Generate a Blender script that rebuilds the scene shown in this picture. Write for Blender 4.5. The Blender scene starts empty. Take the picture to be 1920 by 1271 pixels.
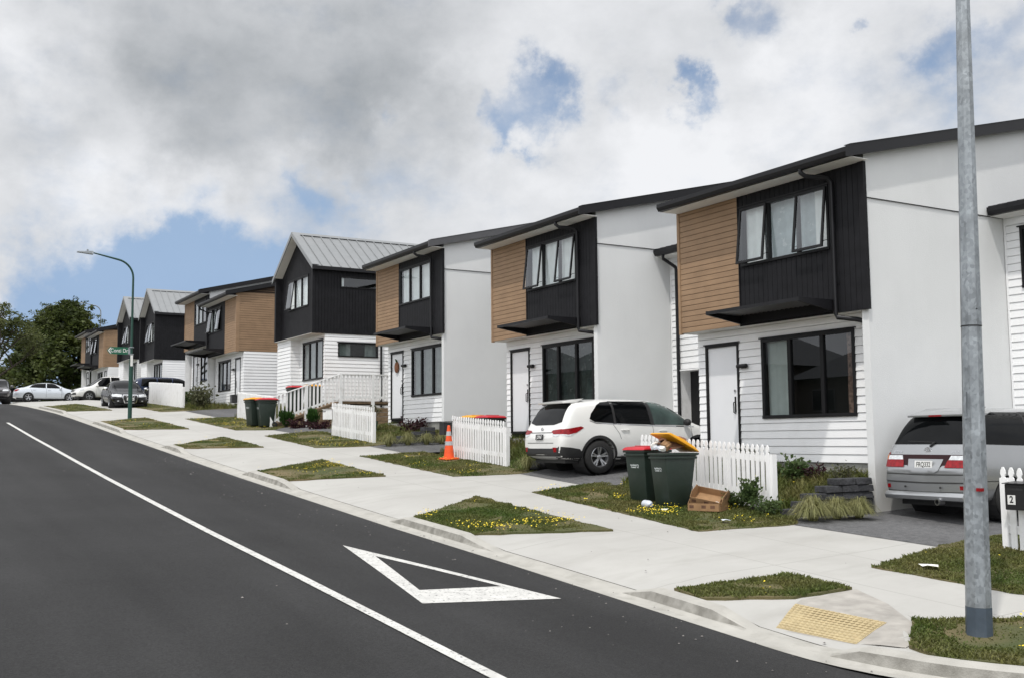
# street of repeating two storey houses on a hill, built in metres; the camera stands on the far verge
import bpy, bmesh, math, random
from mathutils import Vector, Matrix, noise
from mathutils.bvhtree import BVHTree
R = math.radians
SC = bpy.context.scene
COL = SC.collection
rnd = random.Random(7)

# ------------------------------------------------------------------ objects
def link(o, parent=None):
    COL.objects.link(o)
    if parent is not None:
        o.parent = parent
    return o

def tag(o, label=None, cat=None, group=None, kind=None):
    if label: o['label'] = label
    if cat: o['category'] = cat
    if group: o['group'] = group
    if kind: o['kind'] = kind
    return o

def thing(name, label, cat, loc=(0, 0, 0), rz=0.0, group=None):
    o = bpy.data.objects.new(name, None)
    o.empty_display_size = 0.2
    COL.objects.link(o)
    o.location = loc
    o.rotation_euler = (0, 0, rz)
    return tag(o, label, cat, group)

def copy_tree(o, parent=None):
    c = o.copy(); COL.objects.link(c)
    if parent is not None: c.parent = parent
    for ch in list(o.children): copy_tree(ch, c)
    return c

class B:
    """collects vertices and faces for ONE mesh object"""
    def __init__(s): s.v = []; s.f = []
    def add(s, vs, fs):
        n = len(s.v); s.v += [tuple(p) for p in vs]; s.f += [tuple(i + n for i in f) for f in fs]
        return s
    def quad(s, a, b, c, d): return s.add([a, b, c, d], [(0, 1, 2, 3)])
    def poly(s, pts): return s.add(pts, [tuple(range(len(pts)))])
    def box(s, a, b, fn=None):
        (x0, y0, z0), (x1, y1, z1) = a, b
        vs = [(x0, y0, z0), (x1, y0, z0), (x1, y1, z0), (x0, y1, z0), (x0, y0, z1), (x1, y0, z1), (x1, y1, z1), (x0, y1, z1)]
        if fn: vs = [fn(*p) for p in vs]
        return s.add(vs, [(0, 3, 2, 1), (4, 5, 6, 7), (0, 1, 5, 4), (1, 2, 6, 5), (2, 3, 7, 6), (3, 0, 4, 7)])
    def hexa(s, vs):  # 8 corners bottom ring then top ring
        return s.add(vs, [(0, 3, 2, 1), (4, 5, 6, 7), (0, 1, 5, 4), (1, 2, 6, 5), (2, 3, 7, 6), (3, 0, 4, 7)])
    def prism(s, poly, fn, d0, d1):
        """poly: 2D points, fn(u,v,d)->3D"""
        n = len(poly)
        vs = [fn(u, v, d0) for u, v in poly] + [fn(u, v, d1) for u, v in poly]
        fs = [tuple(range(n))[::-1], tuple(range(n, 2 * n))] + [(i, (i + 1) % n, n + (i + 1) % n, n + i) for i in range(n)]
        return s.add(vs, fs)
    def tube(s, pts, rad, n=8, cap=True, twist=0.0):
        pts = [Vector(p) for p in pts]
        rads = rad if isinstance(rad, (list, tuple)) else [rad] * len(pts)
        rings = []; prev = None
        for i, p in enumerate(pts):
            t = (pts[min(i + 1, len(pts) - 1)] - pts[max(i - 1, 0)]).normalized()
            if prev is None:
                a = Vector((1, 0, 0)) if abs(t.x) < .8 else Vector((0, 1, 0))
                u = (a - t * a.dot(t)).normalized()
            else:
                u = (prev - t * prev.dot(t)).normalized()
            prev = u; w = t.cross(u)
            rings.append([p + (u * math.cos(twist + 2 * math.pi * k / n) + w * math.sin(twist + 2 * math.pi * k / n)) * rads[i] for k in range(n)])
        vs = [q for r in rings for q in r]; fs = []
        for i in range(len(pts) - 1):
            for k in range(n):
                fs.append((i * n + k, i * n + (k + 1) % n, (i + 1) * n + (k + 1) % n, (i + 1) * n + k))
        if cap:
            fs.append(tuple(range(n))[::-1]); fs.append(tuple(range((len(pts) - 1) * n, len(pts) * n)))
        return s.add(vs, fs)
    def lathe(s, prof, n=16, M=None, cap=True):
        """prof: (r,z) list round local z"""
        M = M or Matrix.Identity(4); vs = []; fs = []
        for r, z in prof:
            for k in range(n):
                a = 2 * math.pi * k / n
                vs.append(M @ Vector((r * math.cos(a), r * math.sin(a), z)))
        for i in range(len(prof) - 1):
            for k in range(n):
                fs.append((i * n + k, i * n + (k + 1) % n, (i + 1) * n + (k + 1) % n, (i + 1) * n + k))
        if cap:
            fs.append(tuple(range(n))[::-1]); fs.append(tuple(range((len(prof) - 1) * n, len(prof) * n)))
        return s.add(vs, fs)
    def build(s, name, mat, parent=None, smooth=False, recalc=True, bevel=0.0, angle=35):
        me = bpy.data.meshes.new(name)
        me.from_pydata(s.v, [], s.f)
        if recalc or bevel:
            bm = bmesh.new(); bm.from_mesh(me)
            if recalc: bmesh.ops.recalc_face_normals(bm, faces=bm.faces)
            if bevel:
                bmesh.ops.remove_doubles(bm, verts=bm.verts, dist=1e-5)
                es = [e for e in bm.edges if len(e.link_faces) == 2 and e.calc_face_angle(0) > .6]
                bmesh.ops.bevel(bm, geom=es, offset=bevel, segments=2, affect='EDGES', profile=.6)
            bm.to_mesh(me); bm.free()
        if smooth:
            me.polygons.foreach_set('use_smooth', [True] * len(me.polygons))
            me.set_sharp_from_angle(angle=R(angle))
        if mat: me.materials.append(mat)
        me.update()
        o = bpy.data.objects.new(name, me)
        return link(o, parent)

def temp_obj(b, name='tmp'):
    me = bpy.data.meshes.new(name); me.from_pydata(b.v, [], b.f)
    o = bpy.data.objects.new(name, me); COL.objects.link(o); return o

def text_part(body, size, mat, parent, loc, rot, name='lettering', extrude=0.0, align='CENTER', xscale=1.0, bold=0.0):
    cu = bpy.data.curves.new('txt', 'FONT'); cu.body = body; cu.size = size
    cu.align_x = align; cu.align_y = 'CENTER'; cu.extrude = extrude; cu.offset = bold; cu.space_line = .85
    o = bpy.data.objects.new('txt', cu); COL.objects.link(o)
    dg = bpy.context.evaluated_depsgraph_get(); dg.update()
    me = bpy.data.meshes.new_from_object(o.evaluated_get(dg))
    bpy.data.objects.remove(o)
    me.name = name; me.materials.clear(); me.materials.append(mat)
    t = bpy.data.objects.new(name, me); link(t, parent)
    t.location = loc; t.rotation_euler = rot; t.scale = (xscale, 1, 1)
    return t

# ------------------------------------------------------------------ materials
def nodes_of(m):
    m.use_nodes = True
    nt = m.node_tree
    return nt, nt.nodes, nt.links, nt.nodes['Principled BSDF']

def mat(name, c, rough=.6, metal=0.0, var=.12, vscale=3.0, bump=0.0, bscale=60.0, dirt=None, dscale=1.2, spec=.5, coat=0.0, island=0.0, c2=None, space='Object', vdetail=6, dlo=.52, dhi=.72):
    m = bpy.data.materials.new(name); nt, N, L, P = nodes_of(m)
    P.inputs['Roughness'].default_value = rough; P.inputs['Metallic'].default_value = metal
    P.inputs['Specular IOR Level'].default_value = spec; P.inputs['Coat Weight'].default_value = coat
    P.inputs['Coat Roughness'].default_value = .06
    tc = N.new('ShaderNodeTexCoord')
    nz = N.new('ShaderNodeTexNoise'); nz.inputs['Scale'].default_value = vscale; nz.inputs['Detail'].default_value = vdetail
    L.new(tc.outputs[space], nz.inputs['Vector'])
    mx = N.new('ShaderNodeMix'); mx.data_type = 'RGBA'
    ca = tuple(max(0, k * (1 - var)) for k in c); cb = tuple(min(1, k * (1 + var)) for k in c) if c2 is None else c2
    mx.inputs[6].default_value = (*ca, 1); mx.inputs[7].default_value = (*cb, 1)
    mr = N.new('ShaderNodeMapRange'); mr.inputs[1].default_value = .3; mr.inputs[2].default_value = .7
    L.new(nz.outputs['Fac'], mr.inputs[0]); L.new(mr.outputs[0], mx.inputs[0])
    out = mx.outputs[2]
    if dirt is not None:
        n2 = N.new('ShaderNodeTexNoise'); n2.inputs['Scale'].default_value = dscale; n2.inputs['Detail'].default_value = 8
        n2.inputs['Roughness'].default_value = .65
        L.new(tc.outputs[space], n2.inputs['Vector'])
        r2 = N.new('ShaderNodeMapRange'); r2.inputs[1].default_value = dlo; r2.inputs[2].default_value = dhi; r2.inputs[4].default_value = dirt[1]
        L.new(n2.outputs['Fac'], r2.inputs[0])
        m2 = N.new('ShaderNodeMix'); m2.data_type = 'RGBA'
        L.new(r2.outputs[0], m2.inputs[0]); L.new(out, m2.inputs[6]); m2.inputs[7].default_value = (*dirt[0], 1)
        out = m2.outputs[2]
    if island:
        ge = N.new('ShaderNodeNewGeometry')
        r3 = N.new('ShaderNodeMapRange'); r3.inputs[3].default_value = 1 - island; r3.inputs[4].default_value = 1 + island
        L.new(ge.outputs['Random Per Island'], r3.inputs[0])
        m3 = N.new('ShaderNodeMix'); m3.data_type = 'RGBA'; m3.blend_type = 'MULTIPLY'; m3.inputs[0].default_value = 1
        cc = N.new('ShaderNodeCombineColor')
        for k in range(3): L.new(r3.outputs[0], cc.inputs[k])
        L.new(out, m3.inputs[6]); L.new(cc.outputs[0], m3.inputs[7]); out = m3.outputs[2]
    L.new(out, P.inputs['Base Color'])
    if bump:
        nb = N.new('ShaderNodeTexNoise'); nb.inputs['Scale'].default_value = bscale; nb.inputs['Detail'].default_value = 5
        L.new(tc.outputs[space], nb.inputs['Vector'])
        bp = N.new('ShaderNodeBump'); bp.inputs['Strength'].default_value = bump; bp.inputs['Distance'].default_value = .02
        L.new(nb.outputs['Fac'], bp.inputs['Height']); L.new(bp.outputs['Normal'], P.inputs['Normal'])
    return m

def leaf_mat(name, c, c2, island=.35, vscale=.8, trans=.35):
    m = mat(name, c, rough=.55, vscale=vscale, c2=c2, island=island, spec=.3)
    nt = m.node_tree; N = nt.nodes; L = nt.links; P = N['Principled BSDF']
    tr = N.new('ShaderNodeBsdfTranslucent'); ms = N.new('ShaderNodeMixShader'); ms.inputs[0].default_value = trans
    src = P.inputs['Base Color'].links[0].from_socket
    L.new(src, tr.inputs['Color'])
    L.new(P.outputs[0], ms.inputs[1]); L.new(tr.outputs[0], ms.inputs[2])
    L.new(ms.outputs[0], N['Material Output'].inputs['Surface'])
    return m

def glass_mat(name, tint=(.8, .85, .86), refl=1.6, base=.05, rough=.0):
    m = bpy.data.materials.new(name); m.use_nodes = True
    N = m.node_tree.nodes; L = m.node_tree.links; N.clear()
    o = N.new('ShaderNodeOutputMaterial'); ms = N.new('ShaderNodeMixShader')
    t = N.new('ShaderNodeBsdfTransparent'); t.inputs[0].default_value = (*tint, 1)
    g = N.new('ShaderNodeBsdfGlossy'); g.inputs['Roughness'].default_value = rough; g.inputs[0].default_value = (.95, .97, 1, 1)
    lw = N.new('ShaderNodeFresnel'); ge = N.new('ShaderNodeNewGeometry'); io = N.new('ShaderNodeMapRange'); io.inputs[3].default_value = 1.5; io.inputs[4].default_value = 1 / 1.5
    L.new(ge.outputs['Backfacing'], io.inputs[0]); L.new(io.outputs[0], lw.inputs[0])   # the same reflection from either face of the pane
    ma = N.new('ShaderNodeMath'); ma.operation = 'MULTIPLY_ADD'; ma.inputs[1].default_value = refl; ma.inputs[2].default_value = base; ma.use_clamp = True
    L.new(lw.outputs[0], ma.inputs[0]); L.new(ma.outputs[0], ms.inputs[0])
    L.new(t.outputs[0], ms.inputs[1]); L.new(g.outputs[0], ms.inputs[2]); L.new(ms.outputs[0], o.inputs[0])
    return m

M = {}
M['plaster'] = mat('plaster', (.715, .725, .725), .85, var=.03, vscale=.7, bump=.25, bscale=70, dirt=((.66, .67, .675), .5), dscale=.45)
M['board_white'] = mat('board_white', (.87, .875, .88), .5, var=.02, vscale=2, dirt=((.66, .66, .64), .35), dscale=1.1)
M['paint_white'] = mat('paint_white', (.87, .87, .87), .5, var=.03, vscale=4, dirt=((.55, .55, .51), .5), dscale=3)
M['soffit'] = mat('soffit', (.74, .73, .70), .7, var=.02)
M['brown'] = mat('brown_boards', (.310, .200, .118), .7, var=.10, vscale=2.5, bump=.1, bscale=30)
M['brown_gap'] = mat('brown_gap', (.035, .02, .012), .8)
M['black'] = mat('black_boards', (.012, .012, .014), .6, var=.2, vscale=5, bump=.1, bscale=40, spec=.18)
M['dark_metal'] = mat('dark_metal', (.011, .011, .013), .42, var=.15, spec=.3)
M['frame'] = mat('black_aluminium', (.010, .010, .011), .45, var=.1, spec=.25)
M['roof_dark'] = mat('dark_steel_roof', (.024, .025, .028), .45, var=.15, spec=.4)
M['roof_grey'] = mat('silver_steel_roof', (.27, .28, .285), .42, metal=.35, var=.05, dirt=((.30, .30, .30), .4), dscale=.8)
M['canopy_sheet'] = mat('canopy_sheet', (.115, .115, .12), .5, var=.1)
M['barge_reflect'] = mat('barge_reflect', (.085, .085, .09), .4, var=.1)  # paler copy of the dark barge, its reflection painted into the colour
M['barge_grey'] = mat('grey_barge', (.36, .37, .38), .5, var=.05)
M['door'] = mat('white_door', (.80, .81, .83), .35, var=.015)
M['metal'] = mat('brushed_metal', (.45, .45, .46), .3, metal=1)
M['chrome'] = mat('chrome', (.75, .75, .77), .12, metal=1)
M['curtain'] = mat('white_curtain', (.86, .87, .86), .9, var=.05, vscale=6)
M['curtain_grey'] = mat('grey_curtain', (.42, .45, .44), .9, var=.2, vscale=6)
M['curtain_red'] = mat('patterned_curtain', (.36, .22, .18), .9, var=.6, vscale=14)
M['net'] = mat('net_curtain', (.58, .63, .65), .9, var=.08, vscale=9, dirt=((.80, .82, .83), .8), dscale=7, dlo=.6, dhi=.64)
M['net_dark'] = mat('dark_net_curtain', (.10, .115, .11), .9, var=.3, vscale=7, dirt=((.30, .31, .29), .7), dscale=5, dlo=.58, dhi=.66)
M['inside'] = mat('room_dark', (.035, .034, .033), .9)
M['glass'] = glass_mat('window_glass', (.88, .92, .92), 1.3, .05)
M['glass_low'] = glass_mat('dark_window_glass', (.62, .67, .66), 1.5, .03)
M['foundation'] = mat('foundation', (.30, .30, .28), .9, var=.2, bump=.2)
M['asphalt'] = mat('asphalt', (.036, .036, .0365), .9, var=.13, vscale=.45, bump=.8, bscale=140, dirt=((.032, .032, .033), .7), dscale=.3, space='Object', spec=.25)
M['drive'] = mat('drive_asphalt', (.105, .105, .107), .95, var=.22, vscale=9, bump=.6, bscale=90, dirt=((.05, .05, .05), .6), dscale=1.3, dlo=.58, dhi=.72)
M['mark'] = mat('road_paint', (.58, .575, .55), .8, var=.12, vscale=6, dirt=((.11, .11, .11), .85), dscale=24, dlo=.55, dhi=.64, bump=.4, bscale=150)
M['conc_old'] = mat('old_concrete', (.36, .34, .31), .9, var=.18, vscale=5, bump=.3, bscale=80, dirt=((.22, .21, .19), .6), dscale=2.2)
M['tactile'] = mat('tactile_yellow', (.44, .355, .20), .7, var=.12, vscale=14, dirt=((.38, .28, .15), .5), dscale=6)
M['soil'] = mat('soil', (.10, .085, .05), .95, var=.3, c2=(.07, .085, .03), vscale=1.2, bump=.6, bscale=25)
M['lawn'] = mat('lawn_base', (.060, .078, .020), .95, c2=(.165, .125, .062), vscale=.95, bump=.9, bscale=45, vdetail=8)
M['blade'] = leaf_mat('grass_blades', (.080, .128, .024), (.170, .155, .055), .45, vscale=1.1)
M['blade_dry'] = leaf_mat('seed_heads', (.20, .18, .09), (.12, .12, .05), .4)
M['flower'] = mat('yellow_petals', (.80, .62, .03), .6, var=.15, vscale=30)
M['stone'] = mat('dark_stone', (.038, .039, .043), .9, var=.45, vscale=9, bump=1.0, bscale=22)
M['timber'] = mat('raw_timber', (.20, .135, .08), .85, var=.25, vscale=8)
M['gravel'] = mat('gravel_grey', (.16, .16, .165), .95, var=.5, vscale=60, bump=1, bscale=60)
M['galv'] = None
M['bin'] = mat('bin_green', (.014, .026, .019), .45, var=.12, vscale=6, dirt=((.03, .04, .032), .5), dscale=4)
M['lid_red'] = mat('lid_red', (.50, .018, .03), .38, var=.08)
M['lid_yellow'] = mat('lid_yellow', (.78, .36, .012), .38, var=.06)
M['white_print'] = mat('white_print', (.62, .66, .66), .5)
M['card'] = mat('cardboard', (.30, .175, .085), .85, var=.15, vscale=9)
M['card_dark'] = mat('cardboard_dark', (.12, .06, .035), .85, var=.3, vscale=7)
M['paper'] = mat('paper', (.75, .74, .70), .8, var=.08)
M['plastic_clear'] = mat('milky_plastic', (.62, .66, .72), .3, var=.05)
M['orange'] = mat('cone_orange', (.85, .10, .02), .5, var=.08, vscale=8)
M['reflective'] = mat('grey_band', (.45, .45, .46), .5, var=.1)
M['sign_green'] = mat('sign_green', (.008, .115, .06), .45)
M['pole_green'] = mat('pole_green', (.010, .055, .040), .45, var=.1)
M['letterbox_black'] = mat('letterbox_black', (.012, .012, .013), .35)
M['tyre'] = mat('tyre', (.014, .014, .014), .85, var=.2)
M['rim'] = mat('alloy', (.50, .51, .53), .28, metal=.8)
M['trim'] = mat('black_plastic', (.018, .018, .019), .6, var=.15)
M['light_red'] = mat('red_lens', (.24, .004, .008), .2, coat=.15, var=.3, vscale=20, spec=.3)
M['light_clear'] = mat('clear_lens', (.62, .64, .66), .08, coat=1, var=.2, vscale=25)
M['light_amber'] = mat('amber_lens', (.55, .16, .02), .12, coat=1)
M['car_glass'] = mat('car_glass', (.003, .0035, .004), .05, spec=.16, var=.3)
M['car_glass_green'] = mat('car_glass_green', (.055, .082, .076), .04, spec=.4, var=.5, vscale=2)
M['seam'] = mat('panel_gap', (.03, .03, .03), .7)
M['plate_white'] = mat('plate_white', (.78, .78, .76), .4)
M['plate_black'] = mat('plate_black', (.01, .01, .01), .4)
def paint(name, c, metal=.0, rough=.28): return mat(name, c, rough, metal, var=.03, vscale=1.5, coat=.8)
M['p_white'] = paint('pearl_white_paint', (.74, .74, .72))
M['p_silver'] = paint('silver_paint', (.36, .37, .38), .55, .24)
M['p_black'] = mat('black_paint', (.006, .006, .008), .22, var=.03, spec=.4, coat=.1)
M['p_pale'] = paint('pale_silver_paint', (.60, .64, .69), .35)
M['p_blue'] = mat('dark_blue_paint', (.010, .022, .062), .25, var=.03, spec=.4, coat=.2)
M['p_grey'] = paint('dark_grey_paint', (.10, .095, .10), .4)
M['bark'] = mat('bark', (.055, .045, .035), .95, var=.4, vscale=6, bump=.6)
M['leaf_dark'] = leaf_mat('leaf_dark', (.030, .052, .012), (.088, .105, .026), .5, vscale=.35)
M['leaf_olive'] = leaf_mat('leaf_olive', (.075, .100, .030), (.13, .14, .05), .45, vscale=.4)
M['tussock'] = leaf_mat('tussock', (.40, .38, .18), (.20, .21, .08), .4, vscale=3)
M['leaf_bush'] = leaf_mat('leaf_bush', (.020, .062, .010), (.045, .10, .02), .45, vscale=4)
M['leaf_weed'] = leaf_mat('leaf_weed', (.060, .105, .036), (.11, .15, .05), .4, vscale=4)
M['leaf_purple'] = leaf_mat('leaf_purple', (.035, .010, .016), (.06, .022, .025), .5, vscale=5)
M['leaf_scrub'] = leaf_mat('leaf_scrub', (.075, .085, .04), (.13, .13, .07), .4, vscale=3)
M['pot'] = mat('green_pot', (.02, .09, .06), .4)
M['ornament'] = mat('door_ornament', (.19, .075, .035), .8, var=.4, vscale=14)

# galvanised steel with spangle
def galv():
    m = mat('galvanised_steel', (.30, .325, .345), .5, metal=.55, var=.22, vscale=4.5, vdetail=8)
    nt = m.node_tree; N = nt.nodes; L = nt.links; P = N['Principled BSDF']
    tc = N.new('ShaderNodeTexCoord'); vo = N.new('ShaderNodeTexVoronoi'); vo.inputs['Scale'].default_value = 38
    mp = N.new('ShaderNodeMapping'); mp.inputs['Scale'].default_value = (1, 1, .7); L.new(tc.outputs['Object'], mp.inputs[0]); L.new(mp.outputs[0], vo.inputs['Vector'])
    src = P.inputs['Base Color'].links[0].from_socket
    mx = N.new('ShaderNodeMix'); mx.data_type = 'RGBA'; mx.blend_type = 'OVERLAY'; mx.inputs[0].default_value = .28
    rg = N.new('ShaderNodeRGBToBW'); L.new(vo.outputs['Color'], rg.inputs[0])
    L.new(src, mx.inputs[6]); L.new(rg.outputs[0], mx.inputs[7]); L.new(mx.outputs[2], P.inputs['Base Color'])
    mr = N.new('ShaderNodeMapRange'); mr.inputs[3].default_value = .35; mr.inputs[4].default_value = .65
    L.new(rg.outputs[0], mr.inputs[0]); L.new(mr.outputs[0], P.inputs['Roughness'])
    return m
M['galv'] = galv()
M['galv_blue'] = mat('pole_base_coating', (.055, .075, .10), .6, var=.2, vscale=7, dirt=((.10, .12, .14), .5), dscale=5)

def concrete():
    m = mat('concrete', (.425, .418, .395), .9, var=.045, vscale=.8, bump=.25, bscale=120, dirt=((.35, .34, .315), .55), dscale=.6)
    nt = m.node_tree; N = nt.nodes; L = nt.links; P = N['Principled BSDF']
    src = P.inputs['Base Color'].links[0].from_socket
    ge = N.new('ShaderNodeNewGeometry'); sp = N.new('ShaderNodeSeparateXYZ'); L.new(ge.outputs['Position'], sp.inputs[0])
    def math_(op, a, b=None, c=None):
        n = N.new('ShaderNodeMath'); n.operation = op
        for i, k in enumerate((a, b, c)):
            if k is None: continue
            if isinstance(k, (int, float)): n.inputs[i].default_value = k
            else: L.new(k, n.inputs[i])
        return n.outputs[0]
    def line(sock, period, off):
        w = math_('PINGPONG', math_('ADD', sock, off), period / 2)
        return math_('LESS_THAN', w, .008)
    a = line(sp.outputs['X'], 3.1, .55); b = math_('LESS_THAN', math_('ABSOLUTE', math_('SUBTRACT', sp.outputs['Y'], 9.66)), .008)
    c = math_('LESS_THAN', math_('ABSOLUTE', math_('SUBTRACT', sp.outputs['Y'], 10.93)), .008)
    mk = math_('MULTIPLY', math_('MAXIMUM', a, math_('MAXIMUM', b, c)), .75)
    mx = N.new('ShaderNodeMix'); mx.data_type = 'RGBA'; L.new(mk, mx.inputs[0]); L.new(src, mx.inputs[6]); mx.inputs[7].default_value = (.26, .25, .23, 1)
    L.new(mx.outputs[2], P.inputs['Base Color'])
    return m
M['concrete'] = concrete()
M['kerb'] = mat('kerb_concrete', (.40, .388, .355), .9, var=.10, vscale=3, bump=.4, bscale=70, dirt=((.25, .24, .21), .6), dscale=3.4, dlo=.5, dhi=.72)

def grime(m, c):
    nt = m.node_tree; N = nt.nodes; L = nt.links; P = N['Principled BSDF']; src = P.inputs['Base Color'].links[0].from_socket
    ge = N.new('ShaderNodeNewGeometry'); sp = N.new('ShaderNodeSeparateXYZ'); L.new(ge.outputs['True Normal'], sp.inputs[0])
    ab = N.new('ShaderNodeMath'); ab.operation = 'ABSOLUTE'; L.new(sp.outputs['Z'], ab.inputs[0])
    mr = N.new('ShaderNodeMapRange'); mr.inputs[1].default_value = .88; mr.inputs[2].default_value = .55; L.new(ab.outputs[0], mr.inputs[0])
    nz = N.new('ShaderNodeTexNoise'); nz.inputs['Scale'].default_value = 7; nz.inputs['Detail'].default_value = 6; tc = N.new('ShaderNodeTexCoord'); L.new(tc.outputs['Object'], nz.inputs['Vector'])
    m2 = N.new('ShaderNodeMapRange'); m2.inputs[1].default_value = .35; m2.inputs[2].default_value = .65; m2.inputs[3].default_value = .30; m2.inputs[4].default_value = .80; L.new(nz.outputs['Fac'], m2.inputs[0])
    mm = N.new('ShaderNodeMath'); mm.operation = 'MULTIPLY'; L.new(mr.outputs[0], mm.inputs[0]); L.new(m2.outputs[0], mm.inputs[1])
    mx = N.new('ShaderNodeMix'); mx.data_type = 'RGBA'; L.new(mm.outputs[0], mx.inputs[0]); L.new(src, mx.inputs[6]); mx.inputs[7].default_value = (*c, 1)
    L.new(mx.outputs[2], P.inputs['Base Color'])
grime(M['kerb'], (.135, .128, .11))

def chips(m, scale, lo, hi):
    """stone chips and wheel-worn streaks in the road surface"""
    nt = m.node_tree; N = nt.nodes; L = nt.links; P = N['Principled BSDF']; src = P.inputs['Base Color'].links[0].from_socket
    tc = N.new('ShaderNodeTexCoord'); vo = N.new('ShaderNodeTexVoronoi'); vo.inputs['Scale'].default_value = scale; L.new(tc.outputs['Object'], vo.inputs['Vector'])
    bw = N.new('ShaderNodeRGBToBW'); L.new(vo.outputs['Color'], bw.inputs[0]); mr = N.new('ShaderNodeMapRange'); mr.inputs[3].default_value = lo; mr.inputs[4].default_value = hi; L.new(bw.outputs[0], mr.inputs[0])
    mp = N.new('ShaderNodeMapping'); mp.inputs['Scale'].default_value = (.03, .9, 1); L.new(tc.outputs['Object'], mp.inputs[0])
    nz = N.new('ShaderNodeTexNoise'); nz.inputs['Scale'].default_value = 1; nz.inputs['Detail'].default_value = 5; L.new(mp.outputs[0], nz.inputs['Vector'])
    m2 = N.new('ShaderNodeMapRange'); m2.inputs[1].default_value = .3; m2.inputs[2].default_value = .7; m2.inputs[3].default_value = .80; m2.inputs[4].default_value = 1.24; L.new(nz.outputs['Fac'], m2.inputs[0])
    mm = N.new('ShaderNodeMath'); mm.operation = 'MULTIPLY'; L.new(mr.outputs[0], mm.inputs[0]); L.new(m2.outputs[0], mm.inputs[1])
    cc = N.new('ShaderNodeCombineColor'); [L.new(mm.outputs[0], cc.inputs[k]) for k in range(3)]
    mx = N.new('ShaderNodeMix'); mx.data_type = 'RGBA'; mx.blend_type = 'MULTIPLY'; mx.inputs[0].default_value = 1; L.new(src, mx.inputs[6]); L.new(cc.outputs[0], mx.inputs[7]); L.new(mx.outputs[2], P.inputs['Base Color'])
chips(M['asphalt'], 70, .72, 1.30); chips(M['drive'], 60, .7, 1.3)
def smears(m, c, mapscale, lo, hi, amt):
    """darker tyre-worn or damp streaks over a base colour"""
    nt = m.node_tree; N = nt.nodes; L = nt.links; P = N['Principled BSDF']; src = P.inputs['Base Color'].links[0].from_socket
    tc = N.new('ShaderNodeTexCoord'); mp = N.new('ShaderNodeMapping'); mp.inputs['Scale'].default_value = mapscale; L.new(tc.outputs['Object'], mp.inputs[0])
    nz = N.new('ShaderNodeTexNoise'); nz.inputs['Scale'].default_value = 1; nz.inputs['Detail'].default_value = 9; nz.inputs['Roughness'].default_value = .62; L.new(mp.outputs[0], nz.inputs['Vector'])
    mr = N.new('ShaderNodeMapRange'); mr.inputs[1].default_value = lo; mr.inputs[2].default_value = hi; mr.inputs[4].default_value = amt; L.new(nz.outputs['Fac'], mr.inputs[0])
    mx = N.new('ShaderNodeMix'); mx.data_type = 'RGBA'; L.new(mr.outputs[0], mx.inputs[0]); L.new(src, mx.inputs[6]); mx.inputs[7].default_value = (*c, 1); L.new(mx.outputs[2], P.inputs['Base Color'])
smears(M['concrete'], (.30, .29, .265), (2.2, .55, 1), .52, .75, .55)
smears(M['concrete'], (.36, .35, .33), (.35, .3, 1), .45, .65, .5)
smears(M['plaster'], (.58, .585, .58), (.8, 2.0, .35), .50, .85, .18)
smears(M['brown'], (.20, .125, .07), (.8, 1, 9), .45, .72, .5)

def splash(m, c):
    """soil splash and damp staining along the foot of the wall"""
    nt = m.node_tree; N = nt.nodes; L = nt.links; P = N['Principled BSDF']; src = P.inputs['Base Color'].links[0].from_socket
    tc = N.new('ShaderNodeTexCoord'); sp = N.new('ShaderNodeSeparateXYZ'); L.new(tc.outputs['Object'], sp.inputs[0])
    nz = N.new('ShaderNodeTexNoise'); nz.inputs['Scale'].default_value = 2.2; nz.inputs['Detail'].default_value = 8; L.new(tc.outputs['Object'], nz.inputs['Vector'])
    ad = N.new('ShaderNodeMath'); ad.operation = 'MULTIPLY_ADD'; ad.inputs[1].default_value = -1.3; L.new(nz.outputs['Fac'], ad.inputs[0]); L.new(sp.outputs['Z'], ad.inputs[2])
    mr = N.new('ShaderNodeMapRange'); mr.inputs[1].default_value = -.55; mr.inputs[2].default_value = -1.5; mr.inputs[4].default_value = .55; L.new(ad.outputs[0], mr.inputs[0])
    mx = N.new('ShaderNodeMix'); mx.data_type = 'RGBA'; L.new(mr.outputs[0], mx.inputs[0]); L.new(src, mx.inputs[6]); mx.inputs[7].default_value = (*c, 1); L.new(mx.outputs[2], P.inputs['Base Color'])
splash(M['plaster'], (.42, .40, .36))

# ------------------------------------------------------------------ terrain
YK, YF = 7.5, 12.72
ZK = [(-400, 1.0), (-200, 4.2), (-135, 5.05), (-105, 5.0), (-88, 4.8), (-79, 4.5), (-72, 4.2), (-66, 3.9), (-59, 3.5), (-54, 3.19), (-49.6, 2.88), (-44.3, 2.48), (-37.2, 1.93), (-32.3, 1.57),
      (-27.9, 1.24), (-24.2, .97), (-20, .68), (-15.9, .40), (-12, .16), (-7.8, -.12), (-4, -.36), (0, -.58), (10, -1.1), (60, -2.6), (400, -4)]
def zk(x):
    for (a, za), (b, zb) in zip(ZK, ZK[1:]):
        if x <= b: 
            t = (x - a) / (b - a); return za + (zb - za) * max(0, t)
    return ZK[-1][1]
def ss(a, b, x):
    t = min(1, max(0, (x - a) / (b - a))); return t * t * (3 - 2 * t)
KC, KR = (-7.2, 10.3), 2.8            # corner kerb radius
def kd(x, y):
    """distance behind the kerb line (negative on the road)"""
    if x <= KC[0]: return y - YK
    if y < KC[1]: return KR - math.hypot(x - KC[0], y - KC[1])
    return KC[0] + KR - x
BERMS = [(-63, -54.6), (-45.4, -40.5), (-32.8, -31.5), (-24.5, -22.3), (-16.05, -13.95), (-9.45, -8.65), (-6.5, 40)]
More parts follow.
